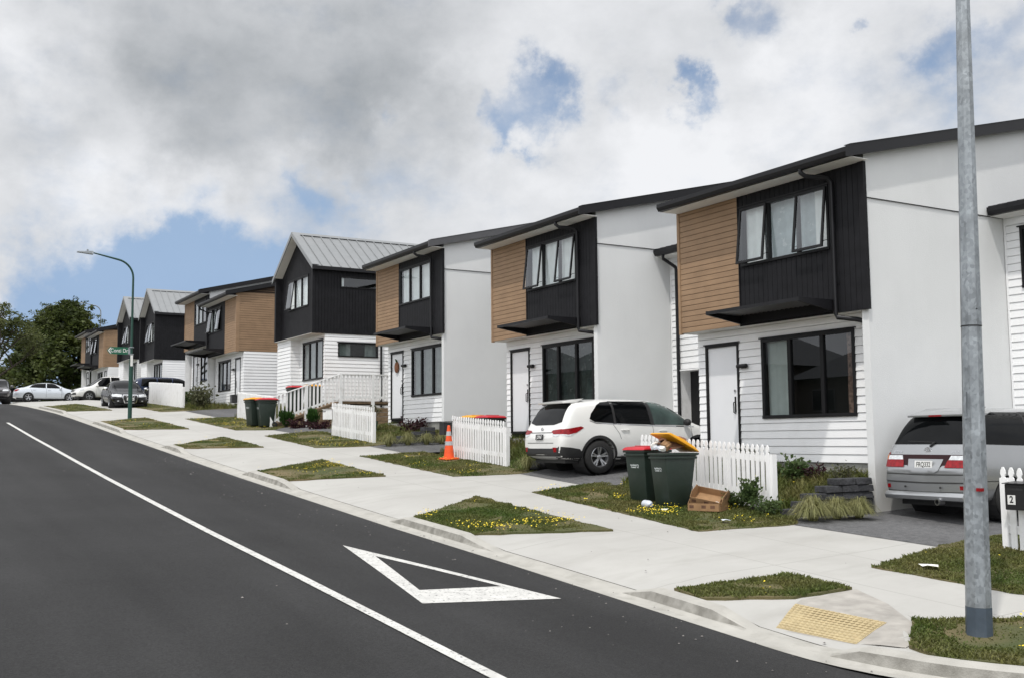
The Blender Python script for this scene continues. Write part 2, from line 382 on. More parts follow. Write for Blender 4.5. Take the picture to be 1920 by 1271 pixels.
def kmask(x, y):
    if y > 9 and x > -6: return 0.0
    m = 1.0
    for a, b in BERMS: m = min(m, 1 - ss(a - .55, a - .05, x) * (1 - ss(b + .05, b + .75, x)))
    return m
def base(x, y): return zk(x) + .045 * (min(max(y, -6), 30) - YK)
def hz(x, y):
    d = kd(x, y)
    if d >= 0:
        return base(x, y) - kmask(x, y) * .085 * (1 - ss(0, 1.0, d)) + (.05 * ss(11.5, 13.5, y))
    if y <= YK:
        if y < -1.6: return zk(x) - .06
        return zk(x) - .10 + .025 * min(YK - y, 3.25) - .02 * max(0, 4.25 - y)
    return base(x, y) - .10

def sheet(name, poly, off, m, step=.5, zf=hz, parent=None, skirt=0.0, jitter=0.0, smooth=True):
    bm = bmesh.new()
    pts = poly
    if jitter:
        pts = []
        for i in range(len(poly)):
            a, b = Vector(poly[i]), Vector(poly[(i + 1) % len(poly)])
            n = max(1, int((b - a).length / .12))
            for k in range(n):
                p = a.lerp(b, k / n)
                if k: p += Vector((noise.noise((p.x * 3, p.y * 3, 1)), noise.noise((p.x * 3, p.y * 3, 9)))) * jitter
                pts.append(p)
    vs = [bm.verts.new((p[0], p[1], 0)) for p in pts]
    f = bm.faces.new(vs)
    if jitter: bmesh.ops.triangulate(bm, faces=[f])
    x0, x1 = min(p[0] for p in pts), max(p[0] for p in pts); y0, y1 = min(p[1] for p in pts), max(p[1] for p in pts)
    for ax, a, b in ((0, x0, x1), (1, y0, y1)):
        c = math.floor(a / step) * step + step
        while c < b - 1e-4:
            no = (1, 0, 0) if ax == 0 else (0, 1, 0); co = (c, 0, 0) if ax == 0 else (0, c, 0)
            bmesh.ops.bisect_plane(bm, geom=bm.verts[:] + bm.edges[:] + bm.faces[:], plane_co=co, plane_no=no, dist=1e-5)
            c += step
    bmesh.ops.triangulate(bm, faces=[f for f in bm.faces if len(f.verts) > 4])
    for v in bm.verts: v.co.z = zf(v.co.x, v.co.y) + off
    bmesh.ops.recalc_face_normals(bm, faces=bm.faces)
    if sum(f.normal.z for f in bm.faces) < 0: bmesh.ops.reverse_faces(bm, faces=bm.faces)
    if skirt:
        be = [e for e in bm.edges if e.is_boundary]
        r = bmesh.ops.extrude_edge_only(bm, edges=be)
        for v in [g for g in r['geom'] if isinstance(g, bmesh.types.BMVert)]: v.co.z -= skirt
    me = bpy.data.meshes.new(name); bm.to_mesh(me); bm.free()
    if smooth:
        me.polygons.foreach_set('use_smooth', [True] * len(me.polygons)); me.set_sharp_from_angle(angle=R(40))
    me.materials.append(m)
    return link(bpy.data.objects.new(name, me), parent)

def arc(r, a0, a1, n): return [(KC[0] + r * math.cos(R(a0 + (a1 - a0) * i / n)), KC[1] + r * math.sin(R(a0 + (a1 - a0) * i / n))) for i in range(n + 1)]

# base ground to the horizon
def ground():
    xs = [-1500, -800, -500, -400, -300, -240, -200, -170, -150] + list(range(-138, 24, 2)) + [30, 40, 60, 100, 200, 400, 900]
    ys = [-900, -400, -200, -100, -60, -40, -25, -15, -10, -6, -4, -1.9, -1.5, 0, 1, 2, 3, 4.25, 5, 6, 7.0, 7.5, 8, 9, 10, 11, 12, 13, 14, 15, 16, 18, 20, 23, 26, 30, 40, 60, 100, 200, 400, 900]
    def z(x, y):
        far = max(0, abs(x) - 400) * .01 + max(0, abs(y) - 60) * .005
        d = kd(x, y)
        if -1.7 <= y and d < 0: return hz(x, y) - .16 - far
        return (hz(x, y) if d >= 0 else zk(x) - .15) - .09 - far - (.10 if d < .6 and y > 0 else 0) - (.16 if 12.6 < y < 30 and -13 < x < -9 else 0)
    b = B(); nx = len(xs)
    b.v = [(x, y, z(x, y)) for y in ys for x in xs]
    b.f = [(j * nx + i, j * nx + i + 1, (j + 1) * nx + i + 1, (j + 1) * nx + i) for j in range(len(ys) - 1) for i in range(nx - 1)]
    o = b.build('ground', M['soil'], recalc=False, smooth=True); tag(o, kind='structure')
ground()

road_poly = [(-180, .9), (40, .9), (40, 7.05), (-3.6, 7.05), (-3.95, 60), (-3.95, 60)]
o = sheet('road', [(-180, -1.6), (40, -1.6), (40, YK - .33), (-180, YK - .33)], 0, M['asphalt'], step=1.0); tag(o, kind='structure')
# mouth of the side street, fitted to the curved kerb
pl = [(-7.4, YK - .33), (6, YK - .33), (6, 60), (KC[0] + KR + .33, 60)] + [(x, y) for x, y in arc(KR + .33, 0, -90, 12)]
o = sheet('side_road', pl, -.004, M['asphalt'], step=.8); tag(o, kind='structure')

def kerb():
    path = [(x * .5, YK) for x in range(-270, -15)] + [(-7.45, YK)] + arc(KR, -90, 0, 16) + [(KC[0] + KR, y) for y in (11, 12, 14, 18, 24, 40, 60)]
    b = B(); n = len(path); prof = 7
    for i, (x, y) in enumerate(path):
        p0 = Vector(path[max(i - 1, 0)]); p1 = Vector(path[min(i + 1, n - 1)]); t = (p1 - p0).normalized()
        nn = Vector((-t.y, t.x))
        ex, ey = x - nn.x * .02, y - nn.y * .02
        zt = hz(x + nn.x * 1e-3, y + nn.y * 1e-3) + .006 + .035 * (1 - kmask(x, y))
        zr = base(x, y) - .10 if y > YK else zk(x) - .10
        h = zt - zr
        wob = .006 * noise.noise((x * 1.3, y * 1.3, 0))
        for d, z in ((-.36, zr + .012), (-.15, zr - .008), (-.095, zr + .006 + .10 * h), (-.06 + wob, zr + .82 * h), (-.02, zt - .002), (.10, zt + .003), (.14, zt - .05)):
            b.v.append((x + nn.x * d, y + nn.y * d, z))
    for i in range(n - 1):
        for k in range(prof - 1):
            b.f.append((i * prof + k, (i + 1) * prof + k, (i + 1) * prof + k + 1, i * prof + k + 1))
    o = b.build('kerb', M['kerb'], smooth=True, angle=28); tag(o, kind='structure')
kerb()
o = sheet('footpath', [(-135, YK + .12), (KC[0], YK + .12)] + arc(KR - .12, -90, 0, 12)[1:] + [(KC[0] + KR - .12, 12.4), (-135, 12.4)], 0, M['concrete'], step=.5); tag(o, kind='structure')
# older, greyer pram ramp at the corner
o = sheet('pram_ramp', [(-7.86, 7.66), (-6.50, 7.93), (-6.62, 8.25), (-7.06, 8.72), (-7.7, 9.15), (-8.36, 9.42), (-8.34, 8.55)], .005, M['conc_old'], step=.25); tag(o, kind='structure')
# far verge of the street (where the photographer stands)
o = sheet('verge', [(-180, -4.2), (40, -4.2), (40, -1.8), (-180, -1.8)], .03, M['lawn'], step=2.0); tag(o, kind='structure')
o = sheet('far_kerb', [(-180, -1.82), (40, -1.82), (40, -1.58), (-180, -1.58)], .05, M['kerb'], step=2.0, zf=lambda x, y: zk(x) - .06, skirt=.2); tag(o, kind='structure')

# asphalt drives between the houses
drives = [(-12.5, -9.3, 12.15, 21), (-20.5, -17.2, 12.3, 19), (-29.2, -28.2, 12.3, 22), (-39.6, -37.9, 12.3, 13), (-50, -44.6, 12.1, 20), (-58, -50, 12.6, 14), (-67.8, -60.4, 12.2, 22)]
dp = [[(-12.42, 12.0), (-9.3, 12.25), (-9.3, 21), (-12.42, 21)], [(-20.36, 12.3), (-17.25, 12.3), (-17.25, 19), (-20.36, 19)],
      [(-28.9, 12.3), (-26.2, 12.3), (-25.4, 14), (-25.4, 20), (-28.3, 20), (-28.3, 14)], [(-37.4, 12.0), (-33.4, 12.2), (-33.4, 14.0), (-37.4, 13.4)],
      [(-50.3, 12.2), (-44.5, 12.2), (-44.5, 20), (-50.0, 20)], [(-67.7, 12.2), (-60.6, 12.2), (-60.6, 22), (-67.7, 22)]]
for i, d in enumerate(dp):
    zf = [lambda x, y: hz(x, y) - .13 * ss(12.25, 14, y), lambda x, y: hz(x, y) + .03 * ss(12.3, 13.2, y)][i] if i < 2 else hz
    tag(sheet('driveway', d, .006, M['drive'], step=.5, zf=zf), kind='structure')

# painted markings
def strip(pts, w):
    L, Rr = [], []
    for i, p in enumerate(pts):
        a, c = Vector(pts[max(0, i - 1)]), Vector(pts[min(len(pts) - 1, i + 1)]); t = (c - a).normalized(); n = Vector((-t.y, t.x)) * w / 2
        L.append(Vector(p) + n); Rr.append(Vector(p) - n)
    return L + Rr[::-1]
tag(sheet('centre_line', [(-45.2, 4.16), (0, 4.20), (0, 4.32), (-45.2, 4.27)], .004, M['mark'], step=1.0), kind='structure')
tri_o = [(-14.17, 5.65), (-10.16, 4.94), (-9.94, 6.53)]; tri_i = [(-13.17, 5.71), (-10.83, 5.23), (-10.77, 6.25)]
bm_ = B()
def tri_mark():
    bm = bmesh.new()
    for i in range(3):
        j = (i + 1) % 3; n = 12
        for k in range(n):
            q = []
            for A, t in ((tri_o, k / n), (tri_o, (k + 1) / n), (tri_i, (k + 1) / n), (tri_i, k / n)):
                a, c = Vector(A[i]), Vector(A[j]); p = a.lerp(c, t); q.append(bm.verts.new((p.x, p.y, hz(p.x, p.y) + .005)))
            bm.faces.new(q)
    bmesh.ops.remove_doubles(bm, verts=bm.verts, dist=1e-4)
    bmesh.ops.recalc_face_normals(bm, faces=bm.faces)
    me = bpy.data.meshes.new('triangle_marking'); bm.to_mesh(me); bm.free(); me.materials.append(M['mark'])
    tag(link(bpy.data.objects.new('triangle_marking', me)), kind='structure')
tri_mark()

# tactile paving with raised domes
def tactile():
    t = thing('tactile_paving', 'yellow studded tactile paving slab set in the corner pram ramp', 'paving', (0, 0, 0))
    A, Bq, C_, D = Vector((-8.24, 8.36)), Vector((-7.18, 8.50)), Vector((-6.98, 7.84)), Vector((-7.86, 7.70))
    sheet('base_slab', [A, D, C_, Bq], .010, M['tactile'], step=.3, parent=t, skirt=.012)
    b = B(); nu, nv = 17, 11
    for i in range(nu):
        for j in range(nv):
            u, v = (i + .5) / nu, (j + .5) / nv
            p = A.lerp(Bq, u).lerp(D.lerp(C_, u), v); z = hz(p.x, p.y) + .010
            b.lathe([(.023, 0), (.020, .007), (.011, .009)], 8, Matrix.Translation((p.x, p.y, z)))
    o = b.build('studs', M['tactile'], t, smooth=True, recalc=True); o['kind'] = 'stuff'
tactile()

# ------------------------------------------------------------------ lawns, grass and flowers
def inside(poly, x, y):
    c = False; j = len(poly) - 1
    for i in range(len(poly)):
        (xi, yi), (xj, yj) = poly[i], poly[j]
        if (yi > y) != (yj > y) and x < (xj - xi) * (y - yi) / (yj - yi) + xi: c = not c
        j = i
    return c
def grass(poly, off, dens, hmin, hmax, zf=hz, flowers=0, fthr=.0, seed=1, mat_='blade', name='grass', fh=(.03, .11), fr=(.007, .0135), bald=True):
    r = random.Random(seed); b = B(); fl = B(); sd = B()
    x0, x1 = min(p[0] for p in poly) - .03, max(p[0] for p in poly) + .03; y0, y1 = min(p[1] for p in poly) - .03, max(p[1] for p in poly) + .03
    n = int((x1 - x0) * (y1 - y0) * dens)
    for _ in range(n):
        x, y = r.uniform(x0, x1), r.uniform(y0, y1)
        if not inside(poly, x + .09 * noise.noise((x * 4, y * 4, 3)), y + .09 * noise.noise((x * 4, y * 4, 8))): continue
        nn = noise.noise((x * .9, y * .9, 3.3)); n3 = noise.noise((x * 2.6, y * 2.6, 7.7))
        if bald and nn + .6 * n3 < -.14 and r.random() < .82: continue
        z = zf(x, y) + off - .01
        h = r.uniform(hmin, hmax) * (1 + .5 * nn + .5 * n3); a = r.uniform(0, 6.28); w = r.uniform(.006, .013) * (1 + h * 2)
        lean = h * r.uniform(.2, 1.0); la = r.uniform(0, 6.28)
        c, s = math.cos(a) * w, math.sin(a) * w; lx, ly = math.cos(la) * lean, math.sin(la) * lean
        b.add([(x - c, y - s, z), (x + c, y + s, z), (x + lx * .35 + c * .7, y + ly * .35 + s * .7, z + h * .62), (x + lx * .35 - c * .7, y + ly * .35 - s * .7, z + h * .62), (x + lx, y + ly, z + h)], [(0, 1, 2, 3), (3, 2, 4)])
    o = b.build(name, M[mat_], recalc=False); tag(o, kind='stuff')
    n = int((x1 - x0) * (y1 - y0) * flowers)
    for _ in range(n):
        x, y = r.uniform(x0, x1), r.uniform(y0, y1)
        if not inside(poly, x, y): continue
        if noise.noise((x * 1.1 + seed, y * 1.1, 5.0)) + .4 * noise.noise((x * 4, y * 4, 2)) < fthr: continue
        z = zf(x, y) + off + r.uniform(*fh); q = r.uniform(*fr)
        tl = Vector((r.uniform(-.6, .6), r.uniform(-.9, .3), 1)).normalized(); u = tl.cross(Vector((1, 0, 0))).normalized(); w = tl.cross(u)
        p = Vector((x, y, z))
        fl.add([p + (u * math.cos(k * 1.0472) + w * math.sin(k * 1.0472)) * q for k in range(6)] + [p + tl * q * .35], [(k, (k + 1) % 6, 6) for k in range(6)])
    if fl.v: tag(fl.build('yellow_flowers', M['flower'], recalc=False), kind='stuff')

berms = [('berm', [(-16.04, 7.62), (-13.98, 7.66), (-13.05, 9.52), (-17.65, 9.72)], 4600, 52),
         ('berm', [(-24.45, 7.62), (-22.35, 7.64), (-21.85, 9.72), (-26.0, 9.8)], 2300, 42),
         ('berm', [(-32.8, 7.62), (-31.55, 7.64), (-30.5, 9.68), (-34.8, 9.7)], 1500, 24),
         ('berm', [(-45.4, 7.64), (-40.5, 7.62), (-39.2, 9.66), (-46.8, 9.64)], 800, 12),
         ('berm', [(-63, 7.64), (-54.6, 7.64), (-53.9, 9.6), (-65.4, 9.7)], 450, 5),
         ('berm', [(-9.45, 7.72), (-8.92, 7.66), (-8.40, 8.52), (-8.38, 9.38), (-9.28, 9.33)], 5200, 6),
         ('berm', [(-7.06, 8.72), (-6.48, 7.95), (-6.1, 7.86), (-5.7, 8.16), (-5.1, 8.9), (-4.75, 10.3), (-6.3, 10.0)], 4600, 10)]
for i, (n, p, d, f) in enumerate(berms):
    tag(sheet(n, p, .030, M['lawn'], step=.25 if i in (0, 5, 6) else .5, skirt=.07, jitter=.055), kind='structure')
    grass(p, .030, d, .014, .042, flowers=f * 4.2, fthr=.30 if i != 0 else .20, seed=10 + i, bald=True)
yards = [[(-17.67, 10.95), (-13.88, 10.67), (-12.28, 10.52), (-11.85, 12.1), (-12.42, 12.75), (-17.9, 12.75)],
         [(-26.45, 11.05), (-20.92, 10.92), (-20.3, 12.45), (-20.4, 12.75), (-26.2, 12.75)],
         [(-34.6, 11.0), (-29.5, 10.9), (-28.75, 12.5), (-29.0, 13.0), (-35.2, 13.0)],
         [(-45.0, 10.9), (-37.7, 10.92), (-36.8, 12.1), (-37.6, 12.75), (-44.4, 12.75)],
         [(-61, 11.1), (-50.8, 11.2), (-50.4, 12.75), (-61, 12.75)],
         [(-9.05, 10.5), (-7.16, 10.67), (-4.75, 10.75), (-4.75, 20), (-9.25, 20), (-9.45, 12.3)]]
ydens = [(3200, 60, .03), (1700, 32, .10), (1100, 18, .12), (700, 26, .02), (450, 5, .1), (4200, 3, .2)]
for i, (p, (d, f, th)) in enumerate(zip(yards, ydens)):
    tag(sheet('lawn', p, .014, M['lawn'], step=.5, skirt=.06, jitter=.06), kind='structure')
    pp = p if i != 5 else [(-9.05, 10.5), (-7.16, 10.67), (-5.4, 10.7), (-5.4, 15), (-9.25, 15), (-9.45, 12.3)]
    grass(pp, .014, d, .016, .048, flowers=f * 4.6, fthr=th + .20, seed=30 + i, bald=i != 5)

# sloping front gardens behind the fences
def garden(x0, x1, y0, y1, z0, z1, dens, fl, seed, m='lawn', h=(.06, .25)):
    zf = lambda x, y: z0 + (z1 - z0) * ss(y0, y1, y) + (0 if y > y0 + .05 else 0)
    zz = lambda x, y: max(hz(x, min(y, y0)) if y < y0 + .02 else -9, hz(x, y0) + (z1 - hz((x0 + x1) / 2, y0)) * ((y - y0) / (y1 - y0)))
    p = [(x0, y0), (x1, y0), (x1, y1), (x0, y1)]
    tag(sheet('garden', p, .016, M[m], step=.35, zf=zz, skirt=.3), kind='structure')
    if dens: grass(p, .016, dens, h[0], h[1], zf=zz, flowers=fl, fthr=.1, seed=seed, bald=False, fh=(.1, .25))
    return zz
G1 = garden(-17.2, -12.52, 12.76, 14.88, .4, 1.02, 1500, 60, 51)
G2 = garden(-25.3, -20.9, 12.76, 14.88, .9, 1.55, 700, 10, 52)
G3 = garden(-33.3, -28.9, 13.0, 14.88, 1.6, 2.12, 700, 6, 53, h=(.04, .10))
G4 = garden(-44.3, -39.8, 12.76, 15.0, 2.4, 3.1, 260, 40, 54)
G5 = garden(-60.1, -50.3, 12.76, 14.88, 3.3, 3.65, 160, 4, 55)

# ------------------------------------------------------------------ house building kit (house-local coordinates: x along the street, y into the lot, z up)
def FRONT(y0): return lambda u, d, z: (u, y0 - d, z)
def RIGHT(x0): return lambda u, d, z: (x0 + d, u, z)

def cladding(b, gap, F, u0, u1, z0, z1, pitch, holes=(), kind='lap', top=None):
    """boards with real laps or grooves, cut round the openings; top(u) optional sloping top"""
    if kind == 'groove_v':
        lines = []; u = u0
        while u < u1 - 1e-4: lines.append((u, min(u + pitch, u1))); u += pitch
        for a, c in lines:
            us = sorted(set([a, c] + [max(a, min(c, h[0])) for h in holes] + [max(a, min(c, h[1])) for h in holes]))
            for p, q in zip(us, us[1:]):
                if q - p < 1e-4: continue
                mid = (p + q) / 2
                segs = [(z0, z1 if top is None else None)]
                for h in holes:
                    if h[0] < mid < h[1]:
                        segs = [(z0, h[2]), (h[3], z1 if top is None else None)]
                g0 = .008 if abs(p - a) < 1e-5 else 0; g1 = .008 if abs(q - c) < 1e-5 else 0
                for s0, s1 in segs:
                    tl = s1 if s1 is not None else top(p + g0); tr = s1 if s1 is not None else top(q - g1)
                    P = [F(p + g0, .014, s0), F(q - g1, .014, s0), F(q - g1, .014, tr), F(p + g0, .014, tl)]
                    b.poly(P)
                    if g0: b.poly([F(p + g0, .014, s0), F(p + g0, .014, tl), F(p, 0, tl), F(p, 0, s0)])
                    if g1: b.poly([F(q - g1, .014, s0), F(q - g1, .014, tr), F(q, 0, tr), F(q, 0, s0)])
        return
    z = z0
    while z < z1 - 1e-4:
        zt = min(z + pitch, z1)
        us = sorted(set([u0, u1] + [max(u0, min(u1, h[0])) for h in holes] + [max(u0, min(u1, h[1])) for h in holes]))
        for p, q in zip(us, us[1:]):
            if q - p < 1e-4: continue
            mid = (p + q) / 2; segs = [(z, zt)]
            for h in holes:
                if h[0] < mid < h[1]:
                    ns = []
                    for s0, s1 in segs:
                        if h[2] > s0: ns.append((s0, min(s1, h[2])))
                        if h[3] < s1: ns.append((max(s0, h[3]), s1))
                    segs = [s for s in ns if s[1] - s[0] > 1e-4]
            for s0, s1 in segs:
                def D(t): return .020 - .015 * (t - z) / pitch
                if kind == 'lap':
                    ql = q
                    if top is not None and top(p) < s1 and top(q) < s1: continue
                    sb = s0 + .010 if abs(s0 - z) < 1e-5 and s1 - s0 > .03 else s0
                    b.quad(F(p, D(s0), sb), F(q, D(s0), sb), F(q, D(s1), s1), F(p, D(s1), s1))
                    if sb > s0:     # shadow gap under the lapped edge
                        b.quad(F(p, -.018, sb), F(q, -.018, sb), F(q, D(s0), sb), F(p, D(s0), sb)); b.quad(F(p, -.018, s0), F(q, -.018, s0), F(q, -.018, sb), F(p, -.018, sb)); b.quad(F(p, -.018, s0), F(q, -.018, s0), F(q, .005, s0), F(p, .005, s0))
                    if p == u0: b.poly([F(p, 0, s0), F(p, D(s0), s0), F(p, D(s1), s1), F(p, 0, s1)])
                    if q == u1: b.poly([F(q, 0, s0), F(q, D(s0), s0), F(q, D(s1), s1), F(q, 0, s1)])
                else:
                    g0 = .006 if abs(s0 - z) < 1e-5 else 0; g1 = .005 if abs(s1 - zt) < 1e-5 else 0
                    a0, a1 = s0 + g0, s1 - g1
                    if top is None: tl = tr = a1
                    else:
                        tl, tr = min(a1, top(p)), min(a1, top(q))
                        if tl <= a0 + .001 and tr <= a0 + .001: continue
                        if tl < a0 or tr < a0:      # clip under the rake
                            k = [(p, tl), (q, tr)]
                            t = (a0 - top(p)) / (top(q) - top(p)); xc = p + (q - p) * t
                            if tl < a0: b.poly([F(xc, .014, a0), F(q, .014, a0), F(q, .014, tr)])
                            else: b.poly([F(p, .014, a0), F(xc, .014, a0), F(p, .014, tl)])
                            continue
                        if (tl < a1) != (tr < a1) and min(tl, tr) < a1 - .001:
                            t = (a1 - top(p)) / (top(q) - top(p)); xc = p + (q - p) * t
                            if tr >= a1: b.poly([F(p, .014, a0), F(q, .014, a0), F(q, .014, a1), F(xc, .014, a1), F(p, .014, tl)])
                            else: b.poly([F(p, .014, a0), F(q, .014, a0), F(q, .014, tr), F(xc, .014, a1), F(p, .014, a1)])
                            continue
                    b.quad(F(p, .014, a0), F(q, .014, a0), F(q, .014, tr), F(p, .014, tl))
                    if g0: b.quad(F(p, -.015, z + .005), F(q, -.015, z + .005), F(q, .014, a0), F(p, .014, a0))
                    if g1 and top is None: b.quad(F(p, -.015, s1 - .004), F(q, -.015, s1 - .004), F(q, .014, a1), F(p, .014, a1))
        z += pitch

def backing(b, F, u0, u1, z0, z1, holes, d=-.022, top=None):
    us = sorted(set([u0, u1] + [h[0] for h in holes if u0 < h[0] < u1] + [h[1] for h in holes if u0 < h[1] < u1]))
    for p, q in zip(us, us[1:]):
        mid = (p + q) / 2; segs = [(z0, z1)]
        for h in holes:
            if h[0] < mid < h[1]: segs = [s for s in ((segs[0][0], h[2]), (h[3], segs[-1][1])) if s[1] - s[0] > 1e-3]
        for s0, s1 in segs:
            tl = s1 if top is None or s1 < z1 else top(p); tr = s1 if top is None or s1 < z1 else top(q)
            b.quad(F(p, d, s0), F(q, d, s0), F(q, d, tr), F(p, d, tl))

def fbox(b, F, u0, u1, d0, d1, z0, z1):
    return b.box((u0, d0, z0), (u1, d1, z1), lambda u, d, z: F(u, d, z))

def window(parent, F, u0, u1, z0, z1, n=3, opened=(), curtains=(), glass='glass', fw=.05, head=True, depth=.10, bars=None, mull=.05, deg=7.0):
    """aluminium window: frame (the part) with panes, sashes and curtains as its own pieces"""
    b = B(); d0, d1 = -.05, .036
    fbox(b, F, u0, u1, d0, d1, z1 - fw, z1); fbox(b, F, u0, u1, d0, d1 + .012, z0, z0 + fw)
    fbox(b, F, u0, u0 + fw, d0, d1 - .002, z0 + fw, z1 - fw); fbox(b, F, u1 - fw, u1, d0, d1 - .002, z0 + fw, z1 - fw)
    if head: fbox(b, F, u0 - .04, u1 + .04, -.01, d1 + .02, z1 + .001, z1 + .024)
    edges = bars or [u0 + (u1 - u0) * i / n for i in range(n + 1)]
    for e in edges[1:-1]: fbox(b, F, e - mull / 2, e + mull / 2, d0, d1 - .004, z0 + fw, z1 - fw)
    fr = b.build('window', M['frame'], parent)
    for i in range(len(edges) - 1):
        a = edges[i] + (fw if i == 0 else mull / 2); c = edges[i + 1] - (fw if i == len(edges) - 2 else mull / 2)
        if i in opened:
            a -= .025; c += .025
            ang = R(deg); zt, zb = z1 - fw + .02, z0 + fw - .02
            def S(u, d, z): # rotate about the top edge
                h = zt - z
                return F(u, .03 + d * math.cos(ang) + h * math.sin(ang), zt - h * math.cos(ang) + d * math.sin(ang))
            s = B(); k = .045
            fbox(s, S, a, c, 0, .035, zt - k, zt); fbox(s, S, a, c, 0, .035, zb, zb + k)
            fbox(s, S, a, a + k, 0, .034, zb + k, zt - k); fbox(s, S, c - k, c, 0, .034, zb + k, zt - k)
            # stay arms
            for uu in (a + .02, c - .02):
                s.tube([F(uu, .0, zb + .16), F(uu, .13, zb + .12), S(uu, 0, zb + .05)], .006, 5)
            sh = s.build('sash', M['frame'], fr)
            p = B(); p.quad(S(a + k, .016, zb + k), S(c - k, .016, zb + k), S(c - k, .016, zt - k), S(a + k, .016, zt - k)); p.build('pane', M[glass], fr)
        else:
            p = B(); p.quad(F(a, -.004, z0 + fw), F(c, -.004, z0 + fw), F(c, -.004, z1 - fw), F(a, -.004, z1 - fw)); p.build('pane', M[glass], fr)
    for ci, (a, c, mt, amp) in enumerate(curtains):
        b = B(); A, C2 = u0 + (u1 - u0) * a, u0 + (u1 - u0) * c; nn = max(6, int((C2 - A) / .022)); seed = hash((round(u0, 2), round(a, 2), round(z0, 2))) % 97
        for i in range(nn + 1):
            u = A + (C2 - A) * i / nn; ph = i * .55 + 1.6 * noise.noise((u * 3, seed, 0))
            for j in range(5):
                z = z0 + .02 + (z1 - z0 - .04) * j / 4
                b.v.append(F(u + .02 * noise.noise((u * 5, z * 1.5, seed)), -.10 - .045 * ci + amp * math.sin(ph) * (1.15 - .12 * j), z))
        for i in range(nn):
            for j in range(4): b.f.append((i * 5 + j, (i + 1) * 5 + j, (i + 1) * 5 + j + 1, i * 5 + j + 1))
        b.build('curtain', M[mt], fr, smooth=True, recalc=False)
    # dim room behind the glass
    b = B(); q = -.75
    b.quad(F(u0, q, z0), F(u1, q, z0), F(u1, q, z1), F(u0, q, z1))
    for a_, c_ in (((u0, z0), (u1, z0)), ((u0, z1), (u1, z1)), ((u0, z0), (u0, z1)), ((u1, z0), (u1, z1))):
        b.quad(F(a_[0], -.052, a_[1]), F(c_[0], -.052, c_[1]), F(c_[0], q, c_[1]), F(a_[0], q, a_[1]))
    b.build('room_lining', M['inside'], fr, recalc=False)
    return fr

def door(parent, F, u0, u1, z1, ornament=False, handle='right', z0=0.0):
    b = B(); fw = .052
    fbox(b, F, u0, u0 + fw, -.06, .034, z0, z1 - fw); fbox(b, F, u1 - fw, u1, -.06, .034, z0, z1 - fw)
    fbox(b, F, u0, u1, -.06, .036, z1 - fw, z1); fbox(b, F, u0 - .04, u1 + .04, -.01, .056, z1 + .001, z1 + .024); fbox(b, F, u0, u1, -.05, .03, z0 - .03, z0 + .02)
    l = B(); fbox(l, F, u0 + fw + .004, u1 - fw - .004, -.05, -.006, z0 + .024, z1 - fw - .004)
    lf = l.build('door', M['door'], parent)
    b.build('door_frame', M['frame'], lf)
    h = B(); hu = u1 - fw - .10 if handle == 'right' else u0 + fw + .10
    fbox(h, F, hu - .02, hu + .02, -.006, .004, z0 + .82, z0 + 1.14)
    h.tube([F(hu, .004, z0 + .80), F(hu - .0, .05, z0 + .82), F(hu, .05, z0 + 1.02), F(hu, .004, z0 + 1.04)], .011, 6)
    h.build('handle', M['frame'], lf)
    k = B(); k.tube([F(hu, -.006, z0 + 1.26), F(hu, .014, z0 + 1.26)], .026, 10); k.build('lock', M['metal'], lf)
    return lf

def wall_light(parent, F, u, z):
    b = B(); fbox(b, F, u - .06, u + .06, 0.02, .05, z - .045, z + .045); b.tube([F(u - .13, .085, z), F(u + .13, .085, z)], .042, 10)
    b.build('wall_light', M['frame'], parent)

def gutter(b, u0, u1, y, z, h=.13, w=.12):
    # moulded gutter run along x, back edge at y
    prof = [(0, 0), (-.085, 0), (-.10, .03), (-w, .07), (-w, h), (-w + .012, h), (-w + .012, .075), (-.02, .02), (-.012, h), (0, h)]
    b.prism([(p[0] + y, p[1] + z) for p in prof], lambda a, c, d: (d, a, c), u0, u1)

def canopy(parent, u0, u1, z, out=.92):
    b = B(); t = .04
    for u in (u0, u1 - t):   # tapered side plates
        b.prism([(0, z), (0, z + .21), (-out, z + .215), (-out, z + .145)], lambda a, c, d: (d, a, c), u, u + t)
    b.box((u0 + t, -out, z + .15), (u1 - t, -out + .04, z + .21)); b.box((u0 + t, -.05, z + .01), (u1 - t, -.001, z + .20))
    
    c = b.build('canopy', M['dark_metal'], parent)
    s = B(); n = 40; vs = []
    for i in range(n + 1):
        u = u0 + t + (u1 - u0 - 2 * t) * i / n; dz = .018 if i % 2 else -.002
        s.v += [(u, -out + .0, z + .19 + dz), (u, -.05, z + .17 + dz)]
    for i in range(n): s.f.append((2 * i, 2 * i + 2, 2 * i + 3, 2 * i + 1))
    s.build('canopy_sheet', M['canopy_sheet'], c, recalc=False)
    return c

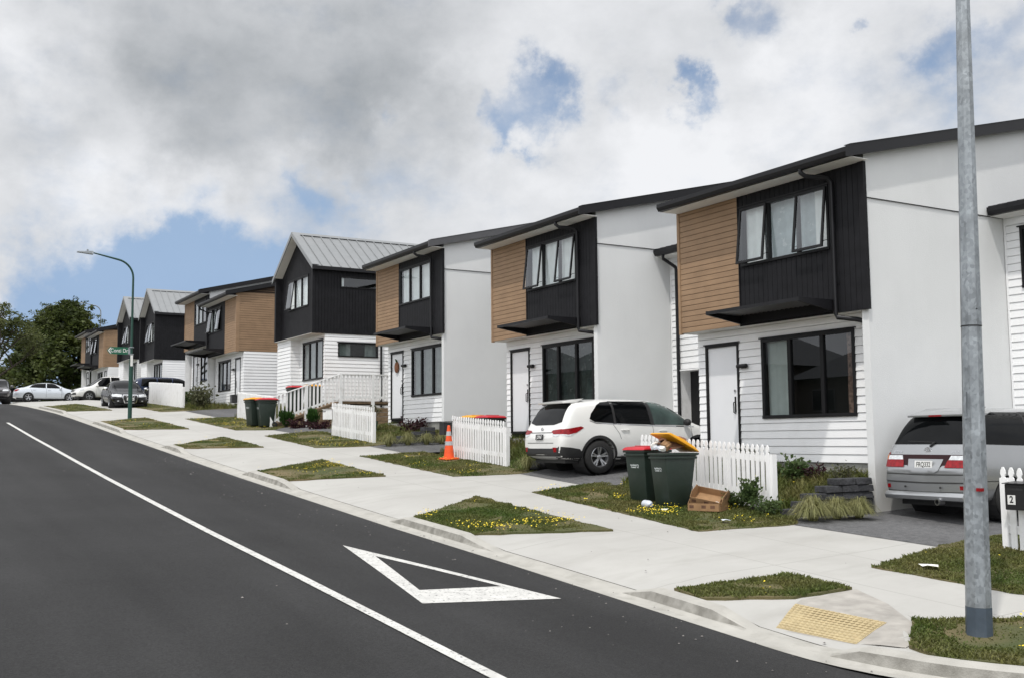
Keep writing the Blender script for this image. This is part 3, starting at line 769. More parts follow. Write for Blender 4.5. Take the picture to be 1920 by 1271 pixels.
def shed_roof(parent, x0, x1, y0, y1, z0, slope, rib=.0, fascia=.20, right_barge=True, left_barge=False, mat_='roof_dark', barge='dark_metal'):
    b = B(); zt = lambda y: z0 + (y - y0) * slope
    n = max(2, int((x1 - x0) / .19)); 
    for i in range(n):
        a, c = x0 + (x1 - x0) * i / n, x0 + (x1 - x0) * (i + 1) / n
        b.quad((a, y0 - .05, zt(y0 - .05) + .03), (c, y0 - .05, zt(y0 - .05) + .03), (c, y1, zt(y1) + .03), (a, y1, zt(y1) + .03))
        b.box((a - .02, y0 - .05, 0), (a + .02, y1, .028), lambda x, y, z: (x, y, zt(y) + .031 + z))
    rf = b.build('roof', M[mat_], parent)
    g = B()
    def brg(x, w):
        g.prism([(y0 - .14, zt(y0 - .14) + .075), (y1, zt(y1) + .075), (y1, zt(y1) + .075 - fascia), (y0 - .14, zt(y0 - .14) + .075 - fascia)], lambda a, c, d: (d, a, c), x, x + w)
        g.prism([(y0 - .06, zt(y0 - .06) + .088), (y1, zt(y1) + .088), (y1, zt(y1) + .076), (y0 - .06, zt(y0 - .06) + .076)], lambda a, c, d: (d, a, c), x - .10, x + w + .01)
    if right_barge: brg(x1 - .03, .03)
    if left_barge: brg(x0, .03)
    if g.v: g.build('barge', M[barge], rf)
    return rf

def wing(parent, x0, x1, wy, zf, zg, slope=.23, door_at=None, win=None, downpipe=True, zb=-.16, eave=.42, depth=5.5):
    """set-back link wing with weatherboards, its own eave, gutter and roof"""
    F = FRONT(wy); holes = []
    if door_at: holes.append((door_at[0], door_at[1], zb - 1, door_at[2]))
    if win: holes.append(win)
    b = B(); cladding(b, None, F, x0, x1, zb, zf, .148, holes); backing(b, F, x0, x1, zb, zf, holes)
    b.box((x0, wy - .03, zb), (x0 + .035, wy + .0, zf))
    b.box((x0, wy + .03, zb - .9), (x1, wy + .12, zb - .002))
    w = b.build('wing_wall', M['board_white'], parent)
    if door_at:
        d = B(); u0, u1, z1 = door_at
        for (a, c) in ((u0, u0 + .03), (u1 - .03, u1)): d.box((a, wy - .06, zb), (c, wy + .45, z1))
        d.box((u0 + .03, wy - .06, z1 - .03), (u1 - .03, wy + .45, z1)); o = d.build('door_reveal', M['paint_white'], w)
        e = B(); e.box((u0 + .03, wy + .30, zb), (u1 - .03, wy + .34, z1 - .03)); e.build('entry_door', M['frame'], w)
    if win: window(parent, F, win[0], win[1], win[2], win[3], 1, (), (), 'glass_low')
    b = B(); b.box((x0, wy - eave, zg - .012), (x1, wy - .001, zg - .001)); b.build('wing_soffit', M['soffit'], parent)
    r = shed_roof(parent, x0 + .015, x1, wy - eave, wy + depth, zg + .14, slope, right_barge=False); r.name = 'wing_roof'
    b = B(); gutter(b, x0 + .02, x1, wy - eave, zg, .15, .13); b.box((x0 + .021, wy - eave, zg - .0005), (x1, wy - eave + .02, zg + .16)); b.build('wing_gutter', M['dark_metal'], parent)
    if downpipe:
        b = B(); x = x0 + .30; b.tube([(x, wy - eave - .06, zg), (x, wy - eave - .05, zg - .10), (x, wy - .09, zg - .28), (x, wy - .07, zg - .38), (x, wy - .07, zb - .5)], .042, 10)
        b.build('downpipe', M['dark_metal'], parent, smooth=True)

def plaster_side(parent, x0, x1, y0, y1, zlo, ztop, zj):
    """blade wall: lower slab, flashing line and upper slab; ztop(y) rakes"""
    b = B()
    b.prism([(y0, zlo), (y1, zlo), (y1, zj), (y0, zj)], lambda a, c, d: (d, a, c), x0, x1 - .012)
    b.prism([(y0, zj + .012), (y1, zj + .012), (y1, ztop(y1)), (y0, ztop(y0))], lambda a, c, d: (d, a, c), x0, x1)
    w = b.build('plaster_wall', M['plaster'], parent)
    f = B(); f.box((x0, y0 + .002, zj + .0005), (x1 + .010, y1, zj + .0115)); f.build('flashing', M['dark_metal'], w)
    return w

W, S_, ZB, ZT = 4.995, .392, 2.497, 5.06
def terrace(name, label, loc, opened, low_curt, up_curt, wing_spec, ornament=False, ground_z=-.95, group='repeating timber and plaster terrace houses', wing_x=3.03, barge='dark_metal'):
    t = thing('terrace_house', label, 'house', loc, 0, group)
    Y1 = 9.5
    roofz = lambda y: 5.22 + .239 * (y + .42)
    # lower front wall
    F = FRONT(S_); dr = (.365, 1.358, -.2, 2.226); lw = (2.003, 4.334, .675, 2.232)
    b = B(); cladding(b, None, F, .127, W - .19, -.159, ZB - .01, .148, [dr, lw]); backing(b, F, .127, W - .19, -.159, ZB - .01, [dr, lw])
    cladding(b, None, lambda u, d, z: (.127 - d, u, z), S_, 3, -.159, ZB - .01, .148)
    b.build('weatherboard_wall', M['board_white'], t)
    b = B(); b.box((.15, S_ + .02, ground_z), (W - .195, S_ + .15, -.162)); b.box((.3, S_ - .2, -.60), (1.5, S_ + .01, -.17)); b.build('foundation', M['foundation'], t)
    # overhang soffit + floor
    b = B(); b.box((.012, .012, ZB - .004), (W - .19, 3, ZB + .02)); b.build('soffit', M['soffit'], t)
    # upper cladding
    F0 = FRONT(0); xb = 1.86; uw = (1.93, 4.203, 3.642, 4.815)
    b = B(); cladding(b, None, F0, .075, xb, ZB, ZT, .113, (), 'groove')
    b.box((0, -.030, ZB - .02), (.074, .05, ZT)); b.quad((0, .05, ZB), (0, 4, ZB), (0, 4, ZT + 1), (0, .05, ZT))
    br = b.build('timber_cladding', M['brown'], t)
    b = B(); backing(b, F0, .0, xb, ZB, ZT, ()); b.build('groove_backing', M['brown_gap'], br, recalc=False)
    b = B(); cladding(b, None, F0, xb + .02, W - .10, ZB, ZT, .125, [uw], 'groove_v'); backing(b, F0, xb, W, ZB, ZT, [uw], d=-.002)
    b.box((W - .10, -.034, ZB - .02), (W + .022, .04, ZT)); b.box((xb - .005, -.030, ZB - .02), (xb + .02, .0, ZT)); b.box((xb + .02, -.025, ZB - .02), (W - .10, .0, ZB))
    b.build('dark_cladding', M['black'], t)
    window(t, F0, *uw, 3, opened, up_curt, 'glass')
    window(t, F, *lw, 3, (), low_curt, 'glass_low', fw=.065, mull=.085, bars=[lw[0], lw[0] + .74, lw[0] + 1.56, lw[1]])
    d = door(t, F, dr[0], dr[1], dr[3])
    if ornament:
        o = B(); M4 = Matrix.Translation((.86, S_ - .02, 1.72)) @ Matrix.Rotation(R(90), 4, 'X') @ Matrix.Diagonal((1, 1.25, 1, 1))
        o.lathe([(.15, 0), (.15, .03), (.10, .055), (.03, .06)], 14, M4)
        og = o.build('door_wreath', M['ornament'], d, smooth=True)
        o = B(); o.tube([(.86, S_ - .03, 1.88), (.85, S_ - .05, 1.96), (.80, S_ - .06, 2.0)], [.03, .03, .01], 6); o.tube([(.86, S_ - .03, 1.88), (.88, S_ - .05, 1.98)], [.03, .008], 6); o.build('wreath_leaves', M['leaf_bush'], d)
    wall_light(t, F, 1.51, 1.74)
    # plaster blade wall on the right
    plaster_side(t, W - .19, W - .03, .045, Y1, ground_z - .3, lambda y: roofz(y) - .1, 4.434)
    # rest of the shell
    b = B(); b.quad((0, .05, ZB), (0, Y1, ZB), (0, Y1, roofz(Y1) - .1), (0, .05, roofz(0) - .1)); b.quad((.12, 3, ground_z), (.12, Y1, ground_z), (.12, Y1, ZB), (.12, 3, ZB))
    b.quad((0, Y1, ground_z), (W - .19, Y1, ground_z), (W - .19, Y1, roofz(Y1)), (0, Y1, roofz(Y1)))
    b.build('rear_wall', M['board_white'], t, recalc=False)
    # roof, eaves
    b = B(); b.box((.01, -.415, ZT + .001), (W + .115, -.001, ZT + .012)); b.build('eave_soffit', M['soffit'], t)
    shed_roof(t, -.03, W + .15, -.42, Y1 + .3, 5.20, .239, barge=barge)
    b = B(); gutter(b, -.02, W + .14, -.42, ZT + .012, .15, .13); b.box((-.018, -.419, ZT + .0125), (W + .118, -.40, ZT + .165)); b.build('gutter', M['dark_metal'], t)
    b = B(); b.tube([(4.0, -.48, ZT + .02), (4.0, -.48, ZT - .04), (4.06, -.42, ZT - .11), (4.28, -.12, ZT - .16), (4.33, -.075, ZT - .24), (4.33, -.075, ZB - .02), (4.36, -.07, ZB - .10), (4.66, .10, ZB - .16), (4.78, .12, ZB - .2)], .042, 10)
    for z in (3.0, 4.4): b.box((4.27, -.03, z), (4.39, -.015, z + .03))
    b.build('downpipe', M['dark_metal'], t, smooth=True)
    c = canopy(t, 1.87, 4.28, ZB + .01)
    if wing_spec: wing(t, W - .028, W - .03 + wing_x, **wing_spec)
    return t
net = (0, 1, 'net', .012); Y0 = 14.48
LH = [terrace('', 'nearest terrace house, its white plaster side wall beside the silver people mover', (-17.33, Y0, 1.39), (0, 2),
      [(.02, .30, 'curtain', .02), (.86, .99, 'curtain_red', .02)], [(.02, .24, 'curtain', .02), (.80, .98, 'curtain', .02), net],
      dict(wy=3.93, zf=4.44, zg=4.45, win=(5.29, 6.7, 3.06, 4.22), downpipe=False)),
      terrace('', 'terrace house behind the parked white SUV, both upper sashes open over pale curtains', (-25.36, Y0, 1.904), (0, 2),
      [(0.02, .98, 'net_dark', .012)], [(.02, .98, 'curtain', .025)], dict(wy=2.30, zf=4.25, zg=4.26, door_at=(5.24, 6.3, 1.46))),
      terrace('', 'terrace house with shut upper windows and a brown ornament on its white door', (-33.34, Y0, 2.435), (),
      [(.02, .98, 'curtain_grey', .02)], [(.02, .98, 'curtain', .025)], dict(wy=2.6, zf=4.1, zg=4.11, downpipe=True), ornament=True, barge='barge_reflect')]

# ------------------------------------------------------------------ gabled houses
def gable_house(label, loc, W4=4.68, apex=6.85, ev=5.15, side_win=True, opened=(0,), curt='curtain', D=9.0, group='black gabled houses with silver roofs', lower=True):
    t = thing('gabled_house', label, 'house', loc, 0, group)
    xm = W4 / 2; sl = (apex - ev) / (xm + .15)
    rz = lambda x: apex - abs(x - xm) * sl
    yf = .30; F = FRONT(yf); zl = 2.5; FT = .17
    uw = (W4 * .213, W4 * .737, 3.72, 4.99)
    # gable front, split at the ridge so boards follow the rake
    b = B(); cladding(b, None, F, FT, xm, zl, ev, .13, [uw], 'groove_v', top=lambda u: rz(u) - .10); cladding(b, None, F, xm, W4 - FT, zl, ev, .13, [uw], 'groove_v', top=lambda u: rz(u) - .10)
    backing(b, F, FT, xm, zl, 9, [uw], top=lambda u: rz(u) - .1); backing(b, F, xm, W4 - FT, zl, 9, [uw], top=lambda u: rz(u) - .1)
    sw = (1.18, 3.1, 4.36, 4.80); holes = [sw] if side_win else []
    for x0, x1 in ((0, FT), (W4 - FT, W4)):   # side fins standing proud of the gable
        b.prism([(x0, zl), (x1, zl), (x1, rz(x1) - .09), (x0, rz(x0) - .09)], lambda u, z, d: (u, d, z), 0, yf + .02)
    G = RIGHT(W4); cladding(b, None, G, .0, D, zl - .02, rz(W4) - .1, .13, holes, 'groove_v'); backing(b, G, .0, D, zl, rz(W4) - .1, holes, d=-.001)
    b.quad((0, 0, zl), (0, D, zl), (0, D, rz(0) - .1), (0, 0, rz(0) - .1))
    b.build('dark_cladding', M['black'], t)
    window(t, F, *uw, 3, opened, [(.02, .98, curt, .025)], 'glass')
    if side_win: window(t, G, *sw, 1, (), [(.0, .1, 'curtain', .02)], 'glass', fw=.04)
    # roof
    rf = B()
    for sgn in (-1, 1):
        xe = xm + sgn * (xm + .15); n = 34; y0, y1 = -.06, D + .2
        rf.quad((xm, y0, apex), (xe, y0, rz(xe)), (xe, y1, rz(xe)), (xm, y1, apex))
        y = .35
        while y < y1:
            rf.box((0, -.018, 0), (1, .018, .042), lambda a, dy, dz, y=y, xe=xe: (xm + (xe - xm) * (.04 + .96 * a), y + dy, apex + (rz(xe) - apex) * (.04 + .96 * a) + dz)); y += .40
    r = rf.build('roof', M['roof_grey'], t)
    rc = B(); rc.prism([(xm - .16, apex - .16 * sl + .05), (xm, apex + .06), (xm + .16, apex - .16 * sl + .05), (xm, apex + .045)], lambda u, z, d: (u, d, z), -.06, D + .2)
    for sgn in (-1, 1):   # barge cappings down the rake
        xe = xm + sgn * (xm + .16)
        rc.prism([(xm, apex + .055), (xe, rz(xe) + .055), (xe, rz(xe) - .12), (xm, apex - .12)], lambda u, z, d: (u, d, z), -.085, -.062)
        rc.prism([(xm, apex + .06), (xe, rz(xe) + .06), (xe, rz(xe) + .045), (xm, apex + .045)], lambda u, z, d: (u, d, z), -.06, .22)
    rc.build('capping', M['roof_grey'], r)
    so = B()
    for sgn in (-1, 1):
        xe = xm + sgn * (xm - FT + .001) if sgn else xm
        so.prism([(xm, apex - .10), (xm + sgn * (xm - FT), rz(xm + xm - FT) - .10), (xm + sgn * (xm - FT), rz(xm + xm - FT) - .12), (xm, apex - .12)], lambda u, z, d: (u, d, z), -.05, yf - .003)
    so.build('rake_soffit', M['soffit'], t)
    g = B(); xe = W4 + .15
    g.box((xe - .15, -.055, rz(xe) - .13), (xe - .02, D + .1, rz(xe) - .02)); g.box((xe - .02, -.05, rz(xe) - .15), (xe + .08, D + .1, rz(xe) - .01))
    g.build('gutter', M['dark_metal'], t)
    # lower storey
    ly = .56; L = FRONT(ly); lw = (W4 * .46, W4 * .961, .72, 2.28); ng = 1.78
    b = B(); cladding(b, None, L, ng + .001, W4 - .02, -.16, zl - .01, .148, [lw]); backing(b, L, ng, W4 - .02, -.16, zl - .01, [lw])
    N_ = FRONT(.14); cladding(b, None, N_, .1, ng, -.16, zl - .01, .148); cladding(b, None, RIGHT(ng), .14, ly, -.16, zl - .01, .148)
    lsw = (1.1, 2.83, 1.585, 2.16); G2 = RIGHT(W4 - .03); hs = [lsw] if side_win else []
    cladding(b, None, G2, ly, D, -.9, zl - .01, .148, hs); backing(b, G2, ly, D, -1.2, zl - .01, hs)
    b.quad((.1, ly, -1.2), (W4 - .03, ly, -1.2), (W4 - .03, ly, -.16), (.1, ly, -.16)); b.quad((.1, .15, -1.2), (ng, .15, -1.2), (ng, .15, -.16), (.1, .15, -.16))
    b.quad((0, D, -1.2), (W4, D, -1.2), (W4, D, ev), (0, D, ev))
    b.build('weatherboard_wall', M['board_white'], t)
    window(t, L, *lw, 3, (), [(.02, .98, 'curtain_grey', .025)], 'glass_low', fw=.06, mull=.07)
    if side_win: window(t, G2, *lsw, 1, (), [(.02, .33, 'curtain_grey', .02), (.7, .98, 'curtain_grey', .02)], 'glass_low')
    b = B(); b.box((.01, .004, zl - .012), (W4 - .004, D - .1, zl - .002)); b.build('soffit', M['soffit'], t)
    if side_win:
        b = B(); b.tube([(W4 + .04, 2.95, 2.45), (W4 + .04, 2.95, -.4)], .045, 8); b.build('downpipe', M['dark_metal'], t, smooth=True)
    return t
gable_house('largest black gabled house with silver ribbed roof, above the white ramp railing', (-44.38, Y0, 3.47))
gable_house('black gabled house with silver roof standing above the dark blue people mover', (-72.35, Y0, 4.40), 4.45, 7.13, 5.42, False, (0, 1), D=8)
gable_house('farthest black gabled house with silver roof, partly hidden by the street name post', (-80.05, Y0, 4.95), 4.45, 7.0, 5.3, False, (0, 1), D=8)

# ------------------------------------------------------------------ brown paired houses
def brown_unit(t, x0, w, z, mirror, right_side, canopy_at, first_brown, low):
    """one dwelling of a pair; geometry placed directly in the pair's coordinates"""
    X = lambda u: x0 + u
    D = 9.0; roofz = lambda y: z + 5.30 + .245 * (y + .45)
    F0 = FRONT(0); F = FRONT(S_)
    bl = (0, 2.05) if not mirror else (w - 1.95, w)
    kl = (2.05, w) if not mirror else (0, w - 1.95)
    uw = (kl[0] + .12, kl[0] + 2.55, z + 3.71, z + 4.93)
    uw = (X(uw[0]), X(uw[1]), uw[2], uw[3])
    b = B(); cladding(b, None, F0, X(bl[0]) + (.07 if not mirror else 0), X(bl[1]) - (.14 if mirror else 0), z + ZB, z + 5.12, .113, (), 'groove')
    if right_side:
        cladding(b, None, RIGHT(X(w) + .002), .14, D, z + ZB, z + 12, .113, (), 'groove', top=lambda u: roofz(u) - .13)
        b.box((X(w) - .14, -.03, z + ZB - .02), (X(w) + .03, .14, roofz(.1) - .14))
    else: b.box((X(0), -.03, z + ZB - .02), (X(0) + .07, .05, z + 5.12))
    br = b.build('timber_cladding', M['brown'], t)
    b = B(); backing(b, F0, X(bl[0]), X(bl[1]), z + ZB, z + 5.12, ())
    if right_side: backing(b, RIGHT(X(w)), .1, D, z + ZB, 20, (), top=lambda u: roofz(u) - .13)
    b.build('groove_backing', M['brown_gap'], br, recalc=False)
    b = B(); cladding(b, None, F0, X(kl[0]), X(kl[1]), z + ZB, z + 5.12, .125, [uw], 'groove_v'); backing(b, F0, X(kl[0]), X(kl[1]), z + ZB, z + 5.12, [uw], d=-.002)
    b.build('dark_cladding', M['black'], t)
    window(t, F0, *uw, 3, (0, 2) if mirror else (), [(.02, .5, 'curtain_grey', .02)], 'glass')
    # lower front
    dr, lw = low; dr = (X(dr[0]), X(dr[1]), z - .2, z + 2.22); lw = (X(lw[0]), X(lw[1]), z + .72, z + 2.24)
    xa, xc = X(.12), X(w) - (.0 if right_side else .2)
    b = B(); cladding(b, None, F, xa, xc, z - .16, z + ZB - .01, .148, [dr, lw]); backing(b, F, xa, xc, z - .16, z + ZB - .01, [dr, lw])
    if right_side: cladding(b, None, RIGHT(xc), S_, D, z - .75, z + ZB - .01, .148); backing(b, RIGHT(xc), S_, D, z - 1.2, z + ZB - .01, ())
    b.box((xa, S_ + .01, z - 1.3), (xc - .002, S_ + .1, z - .162))
    b.quad((X(0), D, z - 1.2), (X(w), D, z - 1.2), (X(w), D, roofz(D)), (X(0), D, roofz(D))); b.quad((X(0), .05, z - 1.2), (X(0), D, z - 1.2), (X(0), D, roofz(D) - .1), (X(0), .05, roofz(0) - .1))
    b.build('weatherboard_wall', M['board_white'], t)
    window(t, F, *lw, 3, (), [(.02, .35, 'curtain_grey', .02)], 'glass_low', fw=.06)
    door(t, F, dr[0], dr[1], dr[3], handle='left' if mirror else 'right', z0=z)
    wall_light(t, F, (dr[0] - .2) if mirror else (dr[1] + .2), z + 1.7)
    if not right_side:
        plaster_side(t, X(w) - .2, X(w) - .0, -.45 if False else .04, D, z - 1.4, lambda y: roofz(y) - .1, z + 4.5)
        b = B(); b.box((X(w) - .12, -.05, z + ZB - .02), (X(w) + .02, .035, z + 5.12)); b.build('corner_post', M['black'], t)
    b = B(); b.box((X(0.01), .01, z + ZB - .012), (X(w) - .201, 3, z + ZB - .002)); b.build('soffit', M['soffit'], t)
    b = B(); b.box((X(-.05), -.44, z + 5.122), (X(w) + .12, -.001, z + 5.134)); b.build('eave_soffit', M['soffit'], t)
    shed_roof(t, X(-.08), X(w) + .16, -.45, D, z + 5.28, .245)
    b = B(); gutter(b, X(-.07), X(w) + .15, -.45, z + 5.135, .14, .13); b.box((X(-.07), -.449, z + 5.1355), (X(w) + .12, -.43, z + 5.27)); b.build('gutter', M['dark_metal'], t)
    canopy(t, X(canopy_at[0]), X(canopy_at[1]), z + ZB + .05, 1.0)

def brown_pair(label, x, z1, z2, w1=4.95, w2=5.1):
    t = thing('paired_house', label, 'house', (x, Y0, 0), 0, 'brown boarded paired houses')
    brown_unit(t, 0, w1, z1, False, False, (1.0, 4.3), True, ((.53, 1.46), (2.13, 4.3)))
    brown_unit(t, w1 + .001, w2, z2, True, True, (-.6, 2.9), False, ((3.75, 4.62), (.75, 2.95)))
    b = B(); b.tube([(w1 + .1, -.5, z2 + 5.15), (w1 + .1, -.45, z2 + 5.0), (w1 + .1, -.08, z2 + 4.85), (w1 + .1, -.08, z2 + 2.6)], .045, 8); b.build('downpipe', M['dark_metal'], t, smooth=True)
    return t
brown_pair('pair of brown boarded houses between the big black gable and the two far gables', -60.15, 4.25, 3.55)
brown_pair('farthest pair of brown boarded houses, in front of the big dark tree', -96.0, 5.45, 5.05, 5.2, 5.3)
# low link at the back of the big gabled house

# ------------------------------------------------------------------ vehicles (local x forward from the rear bumper, y to the left, z up)
def car_body(st, name, paint_m, parent, wheels, wr, W2, liner=True, arch=1.10):
    b = B(); n = 10; ring = 2 * n - 2
    for (x, zb, zs, zr, ws, wb, wh, wf) in st:
        h = zs - zb; g = zr - zs
        half = [(0, zb), (ws * .85, zb), (ws, zb + min(.05, .2 * h)), (wb * .995, zb + .42 * h), (wb, zb + .70 * h), (wh, zs - .02), (wh * .985 + .0, zs + .08 * g),
                (wh + (wf - wh) * .72, zs + .70 * g), (wf * .86, zr - .045 * min(1, g * 2)), (0, zr)]
        pts = half + [(-y, z) for y, z in half[-2:0:-1]]
        b.v += [(x, y, z) for y, z in pts]
    ns = len(st)
    for i in range(ns - 1):
        for k in range(ring): b.f.append((i * ring + k, i * ring + (k + 1) % ring, (i + 1) * ring + (k + 1) % ring, (i + 1) * ring + k))
    for base, rev in ((0, True), ((ns - 1) * ring, False)):   # caps: quads between left and right
        for k in range(n - 1):
            a, c = base + k, base + k + 1; a2 = base + (ring - k) % ring; c2 = base + (ring - k - 1) % ring
            f = [a, c, c2, a2]; f = list(dict.fromkeys(f))
            if len(f) > 2: b.f.append(tuple(f[::-1] if rev else f))
    me = bpy.data.meshes.new('b'); me.from_pydata(b.v, [], b.f)
    bm = bmesh.new(); bm.from_mesh(me); bmesh.ops.recalc_face_normals(bm, faces=bm.faces); bm.to_mesh(me); bm.free()
    o = bpy.data.objects.new('b', me); COL.objects.link(o)
    ss_ = o.modifiers.new('s', 'SUBSURF'); ss_.levels = ss_.render_levels = 2
    cut = B()
    for wx in wheels:
        cut.lathe([(wr * arch, -W2 - .3), (wr * arch, W2 + .3)], 28, Matrix.Translation((wx, 0, wr)) @ Matrix.Rotation(R(90), 4, 'X'))
    c = temp_obj(cut, 'c')
    bo = o.modifiers.new('b', 'BOOLEAN'); bo.operation = 'DIFFERENCE'; bo.object = c; bo.solver = 'EXACT'
    dg = bpy.context.evaluated_depsgraph_get(); dg.update()
    me2 = bpy.data.meshes.new_from_object(o.evaluated_get(dg)); me2.name = name
    o.modifiers.remove(bo); dg.update()
    me3 = bpy.data.meshes.new_from_object(o.evaluated_get(dg))
    bpy.data.objects.remove(o); bpy.data.objects.remove(c)
    me2.materials.clear(); me2.materials.append(paint_m)
    me2.polygons.foreach_set('use_smooth', [True] * len(me2.polygons)); me2.set_sharp_from_angle(angle=R(32))
    ob = link(bpy.data.objects.new(name, me2), parent)
    bm = bmesh.new(); bm.from_mesh(me3); bvh = BVHTree.FromBMesh(bm); bm.free()
    # dark wheel houses
    for wx in wheels:
        for s in (-1, 1):
            lb = B()
            T = Matrix.Translation((wx, s * (W2 - .30), wr)) @ Matrix.Rotation(R(90), 4, 'X')
            lb.lathe([(wr * arch * 1.005, -.28), (wr * arch * 1.005, .27)], 24, T, cap=False)
            lb.add([T @ Vector((wr * arch * math.cos(2 * math.pi * k / 24), wr * arch * math.sin(2 * math.pi * k / 24), .27 if s > 0 else -.27)) for k in range(24)], [tuple(range(24))])
            lb.build('wheel_arch_liner', M['trim'], ob, recalc=False)
    return ob, bvh

def decal(bvh, poly, view, name, m, parent, off=.006, step=.05, thick=0, smooth=True):
    """lay a 2D outline onto the body: view 'L'/'R' side (x,z), 'B' back (y,z), 'F' front (y,z), 'T' top (x,y)"""
    bm = bmesh.new(); f = bm.faces.new([bm.verts.new((p[0], p[1], 0)) for p in poly])
    bmesh.ops.triangulate(bm, faces=[f])
    x0, x1 = min(p[0] for p in poly), max(p[0] for p in poly); y0, y1 = min(p[1] for p in poly), max(p[1] for p in poly)
    for ax, a, c in ((0, x0, x1), (1, y0, y1)):
        q = a + step
        while q < c - 1e-4:
            bmesh.ops.bisect_plane(bm, geom=bm.verts[:] + bm.edges[:] + bm.faces[:], plane_co=(q, 0, 0) if ax == 0 else (0, q, 0), plane_no=(1, 0, 0) if ax == 0 else (0, 1, 0), dist=1e-5); q += step
    for v in bm.verts:
        u, z = v.co.x, v.co.y
        o, d = {'L': ((u, 3, z), (0, -1, 0)), 'R': ((u, -3, z), (0, 1, 0)), 'B': ((-3, u, z), (1, 0, 0)), 'F': ((9, u, z), (-1, 0, 0)), 'T': ((u, z, 4), (0, 0, -1))}[view]
        o, d = Vector(o), Vector(d)
        h, nn, i, dist = bvh.ray_cast(o, d, 20)
        if h is None:
            ref = {'L': (u, .8, z), 'R': (u, -.8, z), 'B': (0, u, z), 'F': (4.6, u, z), 'T': (u, z, 1)}[view]
            h, nn, i, dist = bvh.find_nearest(Vector(ref))
        if nn.dot(d) > 0: nn = -nn
        v.co = h + nn * off
    if thick: bmesh.ops.solidify(bm, geom=bm.faces[:], thickness=-thick)
    me = bpy.data.meshes.new(name); bm.to_mesh(me); bm.free()
    if smooth: me.polygons.foreach_set('use_smooth', [True] * len(me.polygons))
    me.materials.append(m)
    return link(bpy.data.objects.new(name, me), parent)

def line(pts, w):
    """thin closed outline along a polyline (2D)"""
    L, Rr = [], []
    for i, p in enumerate(pts):
        a, c = Vector(pts[max(0, i - 1)]), Vector(pts[min(len(pts) - 1, i + 1)]); t = (c - a).normalized(); q = Vector((-t.y, t.x)) * w / 2
        L.append(Vector(p) + q); Rr.append(Vector(p) - q)
    return L + Rr[::-1]

def wheel(parent, x, y, r, wid, side, spokes=5, double=True, detail=True, rimr=.62):
    T = Matrix.Translation((x, y, r)) @ Matrix.Rotation(R(-90 * side), 4, 'X')   # local +z outward
    w = B(); h = wid / 2
    w.lathe([(r * rimr, -h), (r * .9, -h), (r, -h * .72), (r, h * .72), (r * .93, h * .97), (r * rimr * 1.03, h), (r * rimr, h * .8)], 32 if detail else 18, T, cap=False)
    ty = w.build('wheel', M['tyre'], parent, smooth=True, recalc=True, angle=50)
    b = B(); rr = r * rimr
    b.lathe([(rr, -h), (rr, h * .80), (rr * .93, h * .86), (rr * .90, h * .45), (rr * .9, -h)], 32 if detail else 18, T, cap=False)
    nsp = spokes * (2 if double else 1)
    for k in range(spokes):
        a0 = 2 * math.pi * k / spokes + .3
        for dd in ((-.17, .17) if double else (0,)):
            a = a0 + dd; wid_ = .075 * rr if double else .13 * rr
            ca, sa = math.cos(a), math.sin(a); nx, ny = -sa, ca; b0 = a0 + dd * .55
            p0 = Vector((math.cos(b0) * rr * .18, math.sin(b0) * rr * .18, h * .60)); p1 = Vector((ca * rr * .93, sa * rr * .93, h * .78))
            q = Vector((nx, ny, 0)) * wid_
            b.hexa([T @ v for v in (p0 - q * .9 - Vector((0, 0, .04)), p0 + q * .9 - Vector((0, 0, .04)), p1 + q - Vector((0, 0, .04)), p1 - q - Vector((0, 0, .04)), p0 - q * .9, p0 + q * .9, p1 + q, p1 - q)])
    b.lathe([(rr * .24, h * .3), (rr * .24, h * .62), (rr * .16, h * .68), (0.001, h * .68)], 14, T, cap=False)
    b.build('rim', M['rim'], ty, smooth=True, angle=30)
    d = B(); d.lathe([(rr * .99, h * -.1), (.001, h * -.1)], 20, T, cap=False); d.build('brake_disc', M['trim'], ty, recalc=False)
    return ty

def plate(parent, loc, rot, txt, black=False, w=.36, h=.125):
    b = B(); b.box((-w / 2, -h / 2, 0), (w / 2, h / 2, .006)); p = b.build('number_plate', M['plate_black' if black else 'plate_white'], parent)
    p.location = loc; p.rotation_euler = rot
    if txt: text_part(txt, .108, M['plate_white' if black else 'plate_black'], p, (0, .0, .0075), (0, 0, 0), 'plate_lettering', xscale=.80, bold=.0015)
    return p
REAR = (R(90), 0, R(-90))
def mirror_part(parent, x, y, z, s, m):
    b = B(); T = Matrix.Translation((x, y + s * .12, z)) @ Matrix.Diagonal((.085, .12, .085, 1))
    prof = [(math.sin(k * math.pi / 8), -math.cos(k * math.pi / 8)) for k in range(9)]
    b.lathe([(max(.001, p[0]), p[1]) for p in prof], 12, T); b.box((x - .03, min(y, y + s * .06), z - .05), (x + .03, max(y, y + s * .06), z - .02))
    return b.build('wing_mirror', m, parent, smooth=True)
def handle(parent, x, z, s, bvh, m):
    h, nn, i, d = bvh.ray_cast(Vector((x, s * 3, z)), Vector((0, -s, 0)), 10)
    if h is None: return
    y = h.y; b = B(); b.tube([(x - .10, y, z), (x - .085, y + s * .03, z), (x + .085, y + s * .03, z), (x + .10, y, z)], .016, 6)
    b.build('door_handle', m, parent, smooth=True)
def emblem(parent, loc, r, m=None):
    b = B()
    for (a, c, t) in ((r, r * .68, .008), (r * .45, r * .66, .009), (r * .62, r * .36, .010)):
        pts = [(t, a * math.cos(k * math.pi / 10), c * math.sin(k * math.pi / 10)) for k in range(21)]
        b.tube([(loc[0] - p[0], loc[1] + p[1], loc[2] + p[2]) for p in pts], r * .09, 5, cap=False)
    return b.build('emblem', M['chrome'], parent, smooth=True)

